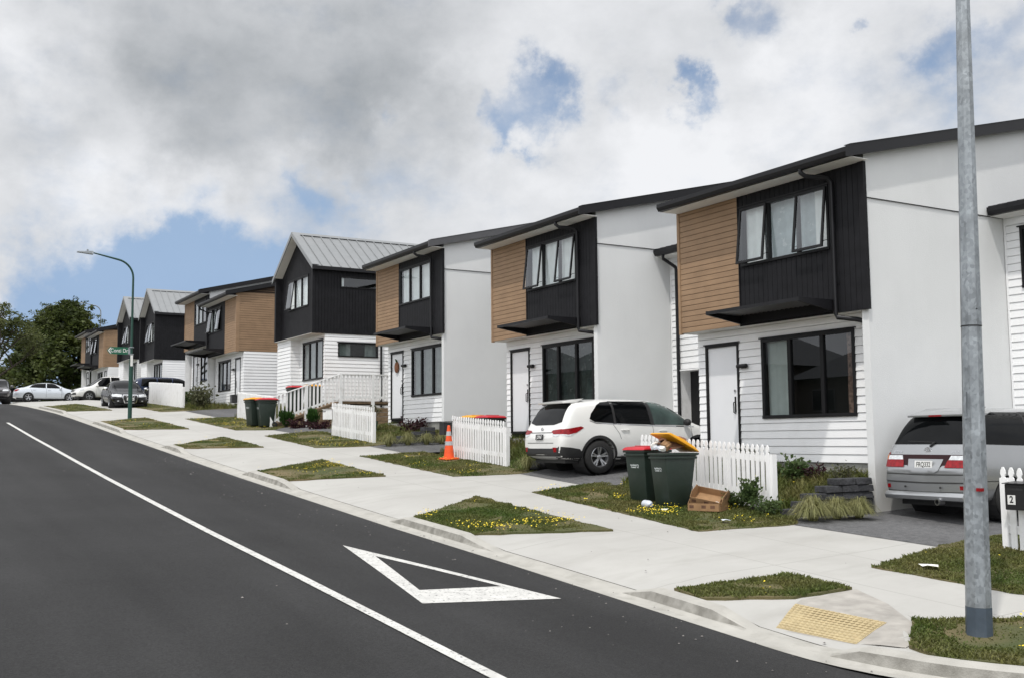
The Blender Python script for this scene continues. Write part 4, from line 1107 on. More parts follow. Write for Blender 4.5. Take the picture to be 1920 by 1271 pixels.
# ---- white SUV in the drive of the middle house
def suv():
    z = .90; t = thing('parked_suv', 'white SUV parked nose-in on the drive beside the plaster wall', 'car', (-19.56, 12.36, .965), R(86)); t.scale = (.94, .94, .94)
    st = [(-.02, .44, .72, .80, .70, .74, .73, .60), (.04, .38, .90, .97, .80, .88, .84, .70), (.13, .35, 1.04, 1.12, .86, .935, .885, .76), (.22, .32, 1.10, 1.34, .89, .96, .905, .79), (.36, .30, 1.11, 1.59, .90, .965, .91, .755),
          (.52, .29, 1.11, 1.70, .90, .968, .915, .745), (1.1, .28, 1.10, 1.735, .90, .968, .92, .75), (1.9, .28, 1.085, 1.745, .90, .965, .92, .755), (2.6, .28, 1.07, 1.735, .90, .96, .915, .75), (3.05, .28, 1.055, 1.66, .90, .96, .905, .70),
          (3.45, .28, 1.045, 1.42, .90, .96, .90, .69), (3.82, .28, 1.03, 1.17, .90, .96, .89, .72), (4.05, .29, 1.0, 1.09, .89, .955, .87, .74), (4.45, .30, .93, 1.02, .86, .93, .82, .70), (4.72, .33, .84, .92, .78, .86, .74, .62), (4.86, .40, .72, .78, .64, .72, .62, .5)]
    wx = (1.02, 3.81); wr = .375
    bd, bv = car_body(st, 'body', M['p_white'], t, wx, wr, .965, arch=1.16)
    for s, v in ((1, 'L'), (-1, 'R')):
        decal(bv, [(1.44, 1.645), (1.44, 1.14), (.93, 1.17), (.80, 1.24), (.86, 1.36), (1.06, 1.56), (1.2, 1.625)], v, 'rear_quarter_window', M['car_glass'], bd)
        decal(bv, [(1.50, 1.65), (1.50, 1.135), (2.46, 1.11), (2.40, 1.655)], v, 'rear_door_window', M['car_glass_green' if 0 else 'car_glass'], bd)
        decal(bv, [(2.50, 1.65), (2.56, 1.108), (3.66, 1.09), (3.56, 1.20), (3.18, 1.50), (2.95, 1.62)], v, 'front_door_window', M['car_glass_green'], bd)
        decal(bv, [(1.42, 1.652), (1.42, 1.128), (1.52, 1.128), (1.52, 1.655)], v, 'pillar', M['trim'], bd, off=.005)
        decal(bv, [(2.38, 1.66), (2.44, 1.105), (2.58, 1.10), (2.52, 1.655)], v, 'pillar', M['trim'], bd, off=.005)
        for pts in ([(1.44, 1.66), (1.42, 1.1), (1.56, .9), (1.60, .78)], [(2.46, 1.66), (2.50, 1.1), (2.53, .5), (2.50, .38)], [(3.62, 1.07), (3.60, .6), (3.45, .40)], [(1.62, .395), (3.4, .375)], [(.80, 1.20), (.95, 1.145), (2.4, 1.085), (3.72, 1.062)]):
            decal(bv, line(pts, .010 if len(pts) < 5 and pts[0][1] != 1.20 else .022), v, 'panel_gap', M['seam'] if pts[0][1] != 1.20 else M['chrome'], bd, off=.004, step=.1)
        # lower body cladding and arch trims
        decal(bv, [(.02, .40), (.02, .62), (.25, .60), (.50, .56), (.56, .50), (.56, .32), (.2, .33)], v, 'bumper_trim', M['trim'], bd, off=.008)
        decal(bv, [(1.5, .30), (1.5, .385), (3.36, .375), (3.36, .30)], v, 'sill_trim', M['trim'], bd, off=.008)
        for x in wx:
            ring = [(x + math.cos(R(a)) * wr * 1.14, wr + math.sin(R(a)) * wr * 1.14) for a in range(-12, 193, 8)] + [(x + math.cos(R(a)) * wr * 1.31, wr + math.sin(R(a)) * wr * 1.31) for a in range(192, -13, -8)]
            decal(bv, ring, v, 'arch_trim', M['trim'], bd, off=.010, step=.12)
        mirror_part(bd, 3.42, s * .90, 1.16, s, M['trim'])
        for x, zz in ((1.72, .985), (2.78, .965)): handle(bd, x, zz, s, bv, M['p_white'])
        decal(bv, [(.04, 1.00), (.22, 1.02), (.55, 1.07), (.62, 1.04), (.42, .93), (.22, .885), (.06, .90)], v, 'tail_light', M['light_red'], bd, off=.010)
        decal(bv, [(.05, .905), (.22, .89), (.36, .915), (.30, .87), (.2, .85), (.08, .865)], v, 'lamp_lens', M['light_clear'], bd, off=.009)
        for x in wx: wheel(t, x, s * .845, wr, .25, s, 5, True)
    decal(bv, [(-.74, 1.17), (-.64, 1.57), (-.5, 1.61), (.5, 1.61), (.64, 1.57), (.74, 1.17), (.44, 1.11), (-.44, 1.11)], 'B', 'rear_window', M['car_glass'], bd)
    b = B(); b.hexa([(.27, -.60, 1.60), (.27, .60, 1.60), (.62, .62, 1.62), (.62, -.62, 1.62), (.25, -.585, 1.645), (.25, .585, 1.645), (.80, .64, 1.715), (.80, -.64, 1.715)]); b.build('spoiler', M['p_white'], bd, bevel=.012, smooth=True)
    for s in (-1, 1):
        decal(bv, [(s * .84, .90), (s * .84, 1.01), (s * .52, .985), (s * .47, .955), (s * .60, .90)], 'B', 'tail_light', M['light_red'], bd, off=.010)
        decal(bv, [(s * .82, .895), (s * .60, .892), (s * .54, .915), (s * .58, .855), (s * .72, .84), (s * .82, .86)], 'B', 'lamp_lens', M['light_clear'], bd, off=.008)
        decal(bv, [(s * .60, .60), (s * .74, .60), (s * .74, .50), (s * .64, .49)], 'B', 'reflector', M['light_red'], bd, off=.012)
    decal(bv, [(-.78, .40), (-.80, .60), (-.5, .575), (.5, .575), (.80, .60), (.78, .40)], 'B', 'bumper_trim', M['trim'], bd, off=.008)
    decal(bv, line([(-.62, .70), (.62, .70)], .012), 'B', 'panel_gap', M['seam'], bd, off=.004)
    decal(bv, line([(-.5, .935), (.5, .935)], .016), 'B', 'panel_gap', M['seam'], bd, off=.004)
    plate(bd, (bv.ray_cast(Vector((-3, 0, .835)), Vector((1, 0, 0)), 9)[0].x - .020, 0, .835), (R(83), 0, R(-90)), 'JLR967', True)
    emblem(bd, (bv.ray_cast(Vector((-3, 0, 1.01)), Vector((1, 0, 0)), 9)[0].x - .004, 0, 1.01), .06)
    b = B(); b.tube([(.235, .02, 1.17), (.262, -.12, 1.19), (.30, -.36, 1.235)], .010, 5); b.build('wiper', M['trim'], bd)
    b = B(); b.box((.25, -.70, .24), (4.4, .70, .34)); b.build('underbody', M['trim'], t)
suv()

# ---- silver people mover next to the nearest plaster wall
def van():
    t = thing('parked_people_mover', 'silver people mover seen from behind, parked by the nearest plaster wall', 'car', (-11.33, 14.43, .385), R(87)); t.scale = (.96, .96, 1.015)
    st = [(-.02, .36, .70, .76, .74, .80, .78, .66), (.05, .32, .78, .88, .80, .87, .85, .76), (.11, .30, .95, 1.04, .82, .885, .87, .80), (.20, .28, 1.10, 1.22, .83, .89, .865, .76), (.34, .27, 1.12, 1.50, .84, .89, .86, .74), (.48, .26, 1.12, 1.70, .84, .892, .86, .71),
          (.70, .25, 1.11, 1.745, .85, .895, .86, .70), (1.4, .25, 1.09, 1.765, .85, .895, .865, .67), (2.4, .25, 1.06, 1.77, .85, .895, .865, .67), (3.1, .25, 1.03, 1.71, .85, .895, .86, .66), (3.6, .25, 1.01, 1.45, .85, .89, .85, .66), (4.05, .26, .97, 1.12, .84, .885, .83, .68),
          (4.35, .27, .90, 1.0, .80, .86, .78, .64), (4.62, .30, .80, .86, .72, .78, .70, .56), (4.75, .36, .68, .72, .58, .66, .58, .46)]
    wx = (.98, 3.85); wr = .325
    bd, bv = car_body(st, 'body', M['p_silver'], t, wx, wr, .895)
    for s, v in ((1, 'L'), (-1, 'R')):
        decal(bv, [(.62, 1.58), (.50, 1.16), (1.58, 1.13), (1.62, 1.66), (.95, 1.66)], v, 'rear_quarter_window', M['car_glass'], bd)
        decal(bv, [(1.66, 1.665), (1.62, 1.128), (2.60, 1.10), (2.62, 1.67)], v, 'rear_door_window', M['car_glass'], bd)
        decal(bv, [(2.68, 1.66), (2.66, 1.095), (3.75, 1.06), (3.45, 1.40), (3.12, 1.61)], v, 'front_door_window', M['car_glass_green'], bd)
        decal(bv, [(1.56, 1.66), (1.54, 1.125), (1.68, 1.12), (1.70, 1.665)], v, 'pillar', M['trim'], bd, off=.005)
        decal(bv, [(2.58, 1.67), (2.56, 1.10), (2.70, 1.09), (2.72, 1.66)], v, 'pillar', M['trim'], bd, off=.005)
        for pts in ([(1.60, 1.1), (1.60, .42)], [(2.63, 1.08), (2.64, .36)], [(3.72, 1.04), (3.70, .5)], [(1.3, .36), (3.5, .34)], [(.3, .60), (1.5, .58), (3.6, .56)]):
            decal(bv, line(pts, .012), v, 'panel_gap', M['seam'], bd, off=.004, step=.1)
        for x, zz in ((1.78, .90), (2.80, .88)): handle(bd, x, zz, s, bv, M['p_silver'])
        decal(bv, [(.03, .82), (.03, 1.04), (.13, 1.04), (.17, .84)], v, 'tail_light', M['light_red'], bd, off=.010)
        mirror_part(bd, 3.55, s * .86, 1.10, s, M['p_silver'])
        for x in wx: wheel(t, x, s * .77, wr, .21, s, 5, False)
    decal(bv, [(-.765, 1.165), (-.71, 1.40), (-.61, 1.60), (-.3, 1.645), (.3, 1.645), (.61, 1.60), (.71, 1.40), (.765, 1.165)], 'B', 'rear_window', M['car_glass'], bd)
    b = B(); b.hexa([(.34, -.60, 1.60), (.34, .60, 1.60), (.70, .60, 1.66), (.70, -.60, 1.66), (.33, -.585, 1.635), (.33, .585, 1.635), (.86, .62, 1.752), (.86, -.62, 1.752)]); sp = b.build('spoiler', M['p_silver'], bd, bevel=.012, smooth=True)
    b = B(); b.box((.326, -.13, 1.607), (.345, .13, 1.630)); b.build('brake_light', M['light_red'], sp)
    decal(bv, [(-.83, .835), (-.83, 1.0), (.83, 1.0), (.83, .835), (.36, .835), (.30, .78), (-.30, .78), (-.36, .835)], 'B', 'lamp_band', mat('dark_red_lens', (.022, .004, .005), .3, spec=.25), bd, off=.006)
    decal(bv, [(-.315, .76), (-.36, .93), (.36, .93), (.315, .76), (.22, .715), (-.22, .715)], 'B', 'plate_recess', M['p_silver'], bd, off=.011)
    for s in (-1, 1):
        decal(bv, [(s * .835, .80), (s * .835, .915), (s * .455, .915), (s * .42, .80)], 'B', 'tail_light', M['light_red'], bd, off=.014)
        decal(bv, [(s * .80, .918), (s * .80, .985), (s * .50, .985), (s * .47, .918)], 'B', 'lamp_lens', M['light_clear'], bd, off=.013)
        decal(bv, [(s * .84, .918), (s * .84, .995), (s * .802, .995), (s * .802, .918)], 'B', 'indicator', M['light_amber'], bd, off=.013)
        decal(bv, [(s * .79, .47), (s * .79, .53), (s * .71, .53), (s * .71, .47)], 'B', 'reflector', M['light_red'], bd, off=.010)
    for z, h in ((.70, .016), (.575, .020), (.43, .014)): decal(bv, line([(-.80, z), (0, z - .012), (.80, z)], h), 'B', 'panel_gap', M['seam'], bd, off=.004)
    b = B()
    for s in (-.36, .36): b.tube([(-.035, s, .495), (-.052, s, .495)], .016, 10)
    b.build('parking_sensor', M['trim'], bd)
    # lower skirt of the bumper
    b = B(); b.prism([(-.07, .36), (-.045, .30), (.20, .26), (.20, .40), (-.02, .42)], lambda a, c, d: (a, d, c), -.80, .80); b.build('bumper_skirt', M['p_silver'], bd, bevel=.012, smooth=True)
    b = B(); b.lathe([(.05, -.07), (.05, .07), (.037, .07), (.035, -.06)], 14, Matrix.Translation((-.03, -.33, .275)) @ Matrix.Rotation(R(-90), 4, 'Y'), cap=False); b.build('exhaust', M['metal'], bd, smooth=True)
    plate(bd, (bv.ray_cast(Vector((-3, 0, .845)), Vector((1, 0, 0)), 9)[0].x - .026, 0, .845), (R(84), 0, R(-90)), 'FRQ332')
    emblem(bd, (bv.ray_cast(Vector((-3, 0, 1.075)), Vector((1, 0, 0)), 9)[0].x - .004, 0, 1.075), .058)
    text_part('ESTIMA', .055, M['chrome'], bd, (.112, .62, 1.045), (R(80), 0, R(-90)), 'badge')
    text_part('AERAS', .055, M['chrome'], bd, (.112, -.56, 1.04), (R(80), 0, R(-90)), 'badge')
    b = B(); b.tube([(.145, -.03, 1.13), (.165, -.12, 1.20)], .018, 6); b.tube([(.185, -.10, 1.195), (.185, .20, 1.205), (.205, .48, 1.215)], .010, 5); b.build('wiper', M['trim'], bd)
    b = B(); b.box((.20, -.66, .20), (4.4, .66, .32)); b.build('underbody', M['trim'], t)
van()

SED = lambda L, h, w: [(-.02, .34, .62, .68, .36 * w, .40 * w, .39 * w, .30 * w), (.08, .28, .86, .92, .42 * w, .47 * w, .43 * w, .36 * w), (.35, .24, .93, 1.0, .45 * w, .495 * w, .45 * w, .38 * w), (.75, .22, .96, 1.06, .465 * w, .50 * w, .46 * w, .36 * w),
        (1.15, .21, .96, 1.06 + .55 * (h - 1.06), .47 * w, .50 * w, .465 * w, .345 * w), (1.6, .20, .95, h - .03, .47 * w, .50 * w, .465 * w, .33 * w), (2.2, .20, .94, h, .47 * w, .50 * w, .465 * w, .335 * w), (2.7, .20, .93, h - .05, .47 * w, .50 * w, .465 * w, .335 * w),
        (3.1, .20, .92, 1.0 + .5 * (h - 1.0), .47 * w, .50 * w, .46 * w, .345 * w), (3.45, .20, .90, .98, .47 * w, .50 * w, .455 * w, .38 * w), (3.9, .21, .84, .91, .46 * w, .495 * w, .44 * w, .36 * w), (L - .25, .24, .74, .80, .42 * w, .46 * w, .40 * w, .32 * w), (L, .32, .58, .62, .34 * w, .38 * w, .35 * w, .26 * w)]

def sedan_windows(bd, bv, h, k=1.0):
    for v in 'LR':
        decal(bv, [(1.02, 1.02), (2.12, .99), (2.12, h - .10), (1.62, h - .12), (1.30, 1.06 + .6 * (h - 1.06) - .02)], v, 'rear_door_window', M['car_glass'], bd)
        decal(bv, [(2.18, .988), (3.22, .965), (2.98, 1.10), (2.72, h - .15), (2.5, h - .10), (2.18, h - .10)], v, 'front_door_window', M['car_glass'], bd)
        for pts in ([(2.15, .98), (2.15, .30)], [(1.1, .98), (1.25, .6)], [(3.2, .93), (3.18, .32)]): decal(bv, line(pts, .012), v, 'panel_gap', M['seam'], bd, off=.004, step=.1)
def white_sedan():
    t = thing('parked_sedan', 'pale silver sedan seen side-on across the end of the street', 'car', (-84.2, 8.15, hz(-84.2, 9.6) - .02), R(86))
    bd, bv = car_body(SED(4.58, 1.43, 1.80), 'body', M['p_pale'], t, (.98, 3.72), .325, .90)
    sedan_windows(bd, bv, 1.43)
    for s, v in ((1, 'L'), (-1, 'R')):
        decal(bv, [(.02, .72), (.02, .86), (.30, .90), (.40, .86), (.2, .74)], v, 'tail_light', M['light_red'], bd, off=.01)
        decal(bv, [(4.40, .60), (4.15, .70), (3.95, .76), (4.2, .62)], v, 'headlight', M['light_clear'], bd, off=.01)
        mirror_part(bd, 3.10, s * .84, .98, s, M['p_pale'])
        for x, z in ((1.35, .86), (2.35, .84)): handle(bd, x, z, s, bv, M['p_pale'])
        for x in (.98, 3.72): wheel(t, x, s * .79, .325, .22, s, 5, True, rimr=.70)
    b = B(); b.box((.2, -.7, .18), (4.3, .7, .28)); b.build('underbody', M['trim'], t)
white_sedan()

def black_sedan():
    x, y = -62.0, 11.0
    t = thing('parked_sedan', 'black sedan with a big chrome grille facing down the hill', 'car', (x, y, 3.50), R(-2)); t.rotation_euler = (0, R(3.6), R(-3))
    t.location = (-61.2, 11.15, 3.74)
    bd, bv = car_body(SED(4.90, 1.46, 1.86), 'body', M['p_black'], t, (1.05, 3.95), .335, .93)
    sedan_windows(bd, bv, 1.46)
    # windscreen from the front, headlamps, grille
    decal(bv, [(-.60, 1.36), (-.70, 1.04), (.70, 1.04), (.60, 1.36), (.3, 1.40), (-.3, 1.40)], 'F', 'windscreen', M['car_glass'], bd, off=.006)
    for s, v in ((1, 'L'), (-1, 'R')):
        decal(bv, [(s * .42, .60), (s * .40, .72), (s * .66, .745), (s * .80, .72), (s * .78, .62)], 'F', 'headlight', M['light_clear'], bd, off=.012)
        decal(bv, [(4.62, .60), (4.62, .70), (4.30, .76), (4.25, .68)], v, 'headlight', M['light_clear'], bd, off=.012)
        decal(bv, [(s * .45, .34), (s * .45, .46), (s * .74, .47), (s * .74, .36)], 'F', 'air_intake', M['trim'], bd, off=.01)
        decal(bv, [(s * .54, .385), (s * .54, .43), (s * .62, .43), (s * .62, .385)], 'F', 'fog_light', M['light_clear'], bd, off=.014)
        mirror_part(bd, 3.22, s * .88, 1.0, s, M['chrome'])
        for xx in (1.05, 3.95): wheel(t, xx, s * .81, .335, .23, s, 5, True, rimr=.70)
    gp = [(-.34, .70), (-.37, .60), (-.27, .32), (.27, .32), (.37, .60), (.34, .70)]
    decal(bv, gp, 'F', 'grille', M['trim'], bd, off=.012)
    for i in range(6): decal(bv, line([gp[i], gp[(i + 1) % 6]], .035), 'F', 'grille_surround', M['chrome'], bd, off=.018)
    b = B()
    for k in range(4):
        b.tube([(4.90 + .02 + 0 * a, (-.135 + k * .09) + .055 * math.cos(a * .5236), .625 + .055 * math.sin(a * .5236)) for a in range(13)], .009, 5, cap=False)
    b.build('emblem', M['chrome'], bd)
    plate(bd, (4.935, 0, .50), (R(90), 0, R(90)), 'CPZ648')
    b = B(); b.box((.2, -.7, .18), (4.6, .7, .28)); b.build('underbody', M['trim'], t)
black_sedan()

def boxy(L, h, w, hood=3.3):
    return [(-.02, .42, .80, .90, .40 * w, .44 * w, .43 * w, .36 * w), (.06, .36, 1.0, 1.2, .45 * w, .49 * w, .465 * w, .41 * w), (.16, .32, 1.06, h - .18, .46 * w, .50 * w, .475 * w, .385 * w), (.45, .30, 1.06, h - .03, .47 * w, .50 * w, .48 * w, .385 * w), (1.3, .28, 1.04, h, .47 * w, .50 * w, .48 * w, .39 * w),
            (2.3, .28, 1.02, h - .005, .47 * w, .50 * w, .48 * w, .39 * w), (hood - .55, .28, 1.0, h - .07, .47 * w, .50 * w, .475 * w, .385 * w), (hood - .1, .28, .99, h - .38, .47 * w, .50 * w, .47 * w, .385 * w), (hood + .3, .28, .97, 1.09, .47 * w, .50 * w, .465 * w, .40 * w),
            (hood + .75, .30, .92, 1.02, .46 * w, .49 * w, .45 * w, .38 * w), (L - .2, .34, .82, .92, .42 * w, .46 * w, .41 * w, .34 * w), (L, .42, .66, .72, .36 * w, .40 * w, .36 * w, .28 * w)]
def box_windows(bd, bv, h, hood, gl='car_glass'):
    for v in 'LR':
        decal(bv, [(.42, 1.12), (.50, h - .16), (1.30, h - .12), (1.30, 1.10)], v, 'rear_quarter_window', M[gl], bd)
        decal(bv, [(1.36, 1.10), (1.36, h - .12), (2.16, h - .12), (2.16, 1.075)], v, 'rear_door_window', M[gl], bd)
        decal(bv, [(2.22, 1.07), (2.22, h - .12), (hood - .62, h - .15), (hood - .2, h - .46), (hood + .02, 1.045)], v, 'front_door_window', M[gl], bd)
        for pts in ([(2.19, 1.05), (2.19, .35)], [(1.33, 1.05), (1.33, .5)], [(hood + .02, 1.0), (hood, .4)]): decal(bv, line(pts, .012), v, 'panel_gap', M['seam'], bd, off=.004, step=.1)
    decal(bv, [(-.62, h - .16), (-.72, 1.06), (.72, 1.06), (.62, h - .16)], 'F', 'windscreen', M['car_glass'], bd)
    decal(bv, [(-.60, h - .22), (-.66, 1.12), (.66, 1.12), (.60, h - .22)], 'B', 'rear_window', M['car_glass'], bd)
def box_car(label, loc, rot, L, h, w, hood, pm, wr=.35, name='parked_suv', front=True):
    t = thing(name, label, 'car', loc, 0); t.rotation_euler = rot
    wx = (.90, L - .95)
    bd, bv = car_body(boxy(L, h, w, hood), 'body', M[pm], t, wx, wr, w / 2)
    box_windows(bd, bv, h, hood)
    for s, v in ((1, 'L'), (-1, 'R')):
        decal(bv, [(s * .42, .74), (s * .46, .84), (s * .76, .87), (s * .80, .74)], 'F', 'headlight', M['light_clear'], bd, off=.014)
        decal(bv, [(L - .32, .72), (L - .30, .84), (L - .55, .90), (L - .58, .80)], v, 'headlight', M['light_clear'], bd, off=.014)
        decal(bv, [(s * .74, .80), (s * .76, 1.05), (s * .62, 1.05), (s * .62, .80)], 'B', 'tail_light', M['light_red'], bd, off=.012)
        mirror_part(bd, hood - .05, s * w * .47, 1.12, s, M[pm])
        for x in wx: wheel(t, x, s * (w / 2 - .11), wr, .22, s, 5, False)
    decal(bv, [(-.40, .70), (-.42, .80), (.42, .80), (.40, .70)], 'F', 'grille', M['trim'], bd, off=.012)
    decal(bv, [(-.70, .46), (-.70, .60), (.70, .60), (.70, .46)], 'F', 'bumper_trim', M['trim'], bd, off=.012)
    plate(bd, (L + .015, 0, .60), (R(90), 0, R(90)), '')
    b = B(); b.box((.2, -w * .36, .22), (L - .3, w * .36, .32)); b.build('underbody', M['trim'], t)
    return t
box_car('dark blue people mover parked behind the white board fence', (-63.4, 12.25, 3.80), (0, 0, R(89)), 4.75, 1.72, 1.82, 3.35, 'p_blue', .34, 'parked_people_mover')
box_car('white four-wheel-drive between the pale sedan and the black sedan', (-80.5, 16.1, 4.66), (0, 0, R(-84)), 4.6, 1.86, 1.85, 3.2, 'p_white', .37)
box_car('dark grey SUV parked at the kerb on the crest, at the left edge', (-82.5, 6.95, 4.50), (0, 0, R(-6)), 4.5, 1.70, 1.82, 3.2, 'p_grey', .36)
def hatch():
    t = thing('parked_hatchback', 'silver car whose nose shows between the pale sedan and the black sedan', 'car', (-74.6, 15.7, 4.35), 0); t.rotation_euler = (0, 0, R(-100))
    t.location = (-82.2, 15.6, 4.76); t.rotation_euler = (0, 0, R(-58))
    bd, bv = car_body(SED(4.1, 1.47, 1.70), 'body', M['p_pale'], t, (.80, 3.3), .30, .85)
    sedan_windows(bd, bv, 1.47)
    decal(bv, [(-.58, 1.32), (-.66, 1.04), (.66, 1.04), (.58, 1.32)], 'F', 'windscreen', M['car_glass'], bd)
    for s in (1, -1):
        decal(bv, [(s * .40, .58), (s * .42, .70), (s * .68, .72), (s * .70, .60)], 'F', 'headlight', M['light_clear'], bd, off=.012)
        for xx in (.80, 3.3): wheel(t, xx, s * .74, .30, .2, s, 5, False)
    decal(bv, [(-.5, .34), (-.5, .46), (.5, .46), (.5, .34)], 'F', 'grille', M['trim'], bd, off=.012)
hatch()
box_car('dark wagon just visible over the roof line behind the dark grey SUV', (-97.5, 7.2, 5.02), (0, 0, R(80)), 4.5, 1.50, 1.8, 3.2, 'p_black', .33, 'parked_wagon')

# ------------------------------------------------------------------ fences
def picket_fence(label, x0, x1, y=YF, h=1.06, pitch=.118, w=.078, acorn=True, posts=(), lower=0.0, group='white picket fences'):
    t = thing('picket_fence', label, 'fence', ((x0 + x1) / 2, y, hz((x0 + x1) / 2, y)), 0, group)
    cx, cz = (x0 + x1) / 2, hz((x0 + x1) / 2, y)
    G = lambda x: hz(x, y) - cz
    b = B(); n = max(2, int(round((x1 - x0) / pitch))); r = random.Random(int(x0 * 10))
    for i in range(n + 1):
        x = x0 + (x1 - x0) * i / n - cx; g = G(x + cx) + .02 + r.uniform(-.006, .006); k = w / 2
        if acorn: pr = [(-k, 0), (k, 0), (k, h - .15), (k * .55, h - .125), (k * .98, h - .085), (k * .8, h - .04), (k * .25, h), (-k * .25, h), (-k * .8, h - .04), (-k * .98, h - .085), (-k * .55, h - .125), (-k, h - .15)]
        else: pr = [(-k, 0), (k, 0), (k, h - .04), (0, h), (-k, h - .04)]
        dx = r.uniform(-.003, .003)
        b.prism([(x + dx + p, g + q) for p, q in pr], lambda u, z, d: (u, d, z), -.02 + r.uniform(-.002, .002), 0)
    b.build('pickets', M['paint_white'], t)
    for z in (.22, .80):
        b = B(); m = 8
        for i in range(m):
            a, c = x0 + (x1 - x0) * i / m, x0 + (x1 - x0) * (i + 1) / m
            b.hexa([(a - cx, .001, G(a) + z), (c - cx, .001, G(c) + z), (c - cx, .042, G(c) + z), (a - cx, .042, G(a) + z), (a - cx, .001, G(a) + z + .10), (c - cx, .001, G(c) + z + .10), (c - cx, .042, G(c) + z + .10), (a - cx, .042, G(a) + z + .10)])
        b.build('rail', M['paint_white'], t)
    for x in [x0 - .02, x1 + .05] + list(posts):
        b = B(); g = G(x); b.box((x - cx - .05, .003, g - .15), (x - cx + .05, .10, g + h - .13)); b.build('post', M['paint_white'], t)
    return t
picket_fence('white picket fence behind the two bins and the cardboard boxes', -16.42, -13.05, posts=(-14.75, -14.05))
picket_fence('white picket fence standing directly behind the orange cone', -24.35, -21.75, pitch=.124, w=.074, posts=(-23.0,))
picket_fence('white picket fence in front of the house with the door ornament', -32.85, -29.65, pitch=.135, w=.072, posts=(-31.2,))
picket_fence('white picket fence behind the pair of bins by the ramp railing', -43.6, -39.05, pitch=.112, acorn=False)
picket_fence('white fence shielding the dark blue people mover', -60.6, -53.1, pitch=.092, w=.088, h=1.18, acorn=False)
picket_fence('white picket fence at the right edge behind the galvanised pole', -8.74, -4.9, posts=(-7.3,))

def letterbox(label, x, y, z, m, digit=None, post=False):
    t = thing('letterbox', label, 'letterbox', (x, y, z), 0, 'letterboxes on the fences')
    b = B(); b.box((-.15, -.22, 0), (.15, 0, .33)); b.build('box', M[m], t, bevel=.012)
    b = B(); b.hexa([(-.165, -.25, .332), (.165, -.25, .332), (.165, .01, .345), (-.165, .01, .345), (-.165, -.25, .342), (.165, -.25, .342), (.165, .01, .36), (-.165, .01, .36)]); b.build('lid', M[m], t)
    b = B(); b.box((-.11, -.2235, .25), (.11, -.2225, .275)); b.build('slot', M['trim'], t)
    if digit:
        b = B(); b.box((-.11, -.2245, .07), (.0, -.2235, .19)); pl = b.build('number_label', M['plate_white'], t)
        text_part(digit, .12, M['plate_black'], t, (-.055, -.226, .13), (R(90), 0, 0), 'number', xscale=.9, bold=.003)
    return t
letterbox('black letterbox with a white number 2 on the right edge fence', -8.42, YF - .03, hz(-8.4, YF) + .56, 'letterbox_black', '2')
letterbox('small black letterbox on the fence post by the orange cone', -24.5, YF - .03, hz(-24.5, YF) + .58, 'letterbox_black')
letterbox('white letterbox on the left end of the picket fence by the timber deck', -32.95, YF - .03, hz(-33, YF) + .52, 'paint_white')
letterbox('small black letterbox on the fence above the left pair of bins', -43.75, YF - .03, hz(-43.7, YF) + .62, 'letterbox_black')
letterbox('dark letterbox on the left end of the fence by the black sedan', -60.75, YF - .03, hz(-60.7, YF) + .55, 'letterbox_black')

# ------------------------------------------------------------------ white ramp with railing beside the big gabled house
def ramp():
    X = -38.0; z0 = hz(X, 12.35)
    t = thing('access_ramp', 'white balustraded ramp and timber deck beside the large black gabled house', 'ramp', (X, 12.3, z0))
    path = [(0, 0.0), (2.72, .95), (5.4, .95)]          # (y, deck height)
    fl = lambda y: max(0, min(.95, .95 * y / 2.72))
    b = B()
    for (a, za), (c, zc) in zip(path, path[1:]):
        b.hexa([(-1.62, a, za - .05), (-.06, a, za - .05), (-.06, c, zc - .05), (-1.62, c, zc - .05), (-1.62, a, za + .04), (-.06, a, za + .04), (-.06, c, zc + .04), (-1.62, c, zc + .04)])
    b.build('deck', M['timber'], t)
    b = B()
    for (a, za), (c, zc) in zip(path, path[1:]):
        for hh, w_, t_ in ((1.06, .10, .035), (.16, .035, .085)):
            b.hexa([(-w_ / 2, a, za + hh), (w_ / 2, a, za + hh), (w_ / 2, c, zc + hh), (-w_ / 2, c, zc + hh), (-w_ / 2, a, za + hh + t_), (w_ / 2, a, za + hh + t_), (w_ / 2, c, zc + hh + t_), (-w_ / 2, c, zc + hh + t_)])
    b.build('rail', M['paint_white'], t)
    b = B(); y = .16
    while y < 5.3:
        z = fl(y); b.box((-.021, y - .031, z + .10), (.021, y + .031, z + 1.06)); y += .150
    o = b.build('balusters', M['paint_white'], t)
    for y in (0.02, 1.36, 2.72, 4.05, 5.38):
        b = B(); b.box((-.055, y - .055, -.3), (.055, y + .055, fl(y) + 1.10)); b.build('post', M['paint_white'], t)
    b = B()
    for k in range(5):
        z = .05 + k * .17; ya = z * 2.72 / .95 + .15
        if ya < 2.75: b.box((-.05, ya, z - .14), (-.025, 5.4, z + .015))
    b.build('skirting', M['timber'], t)
ramp()

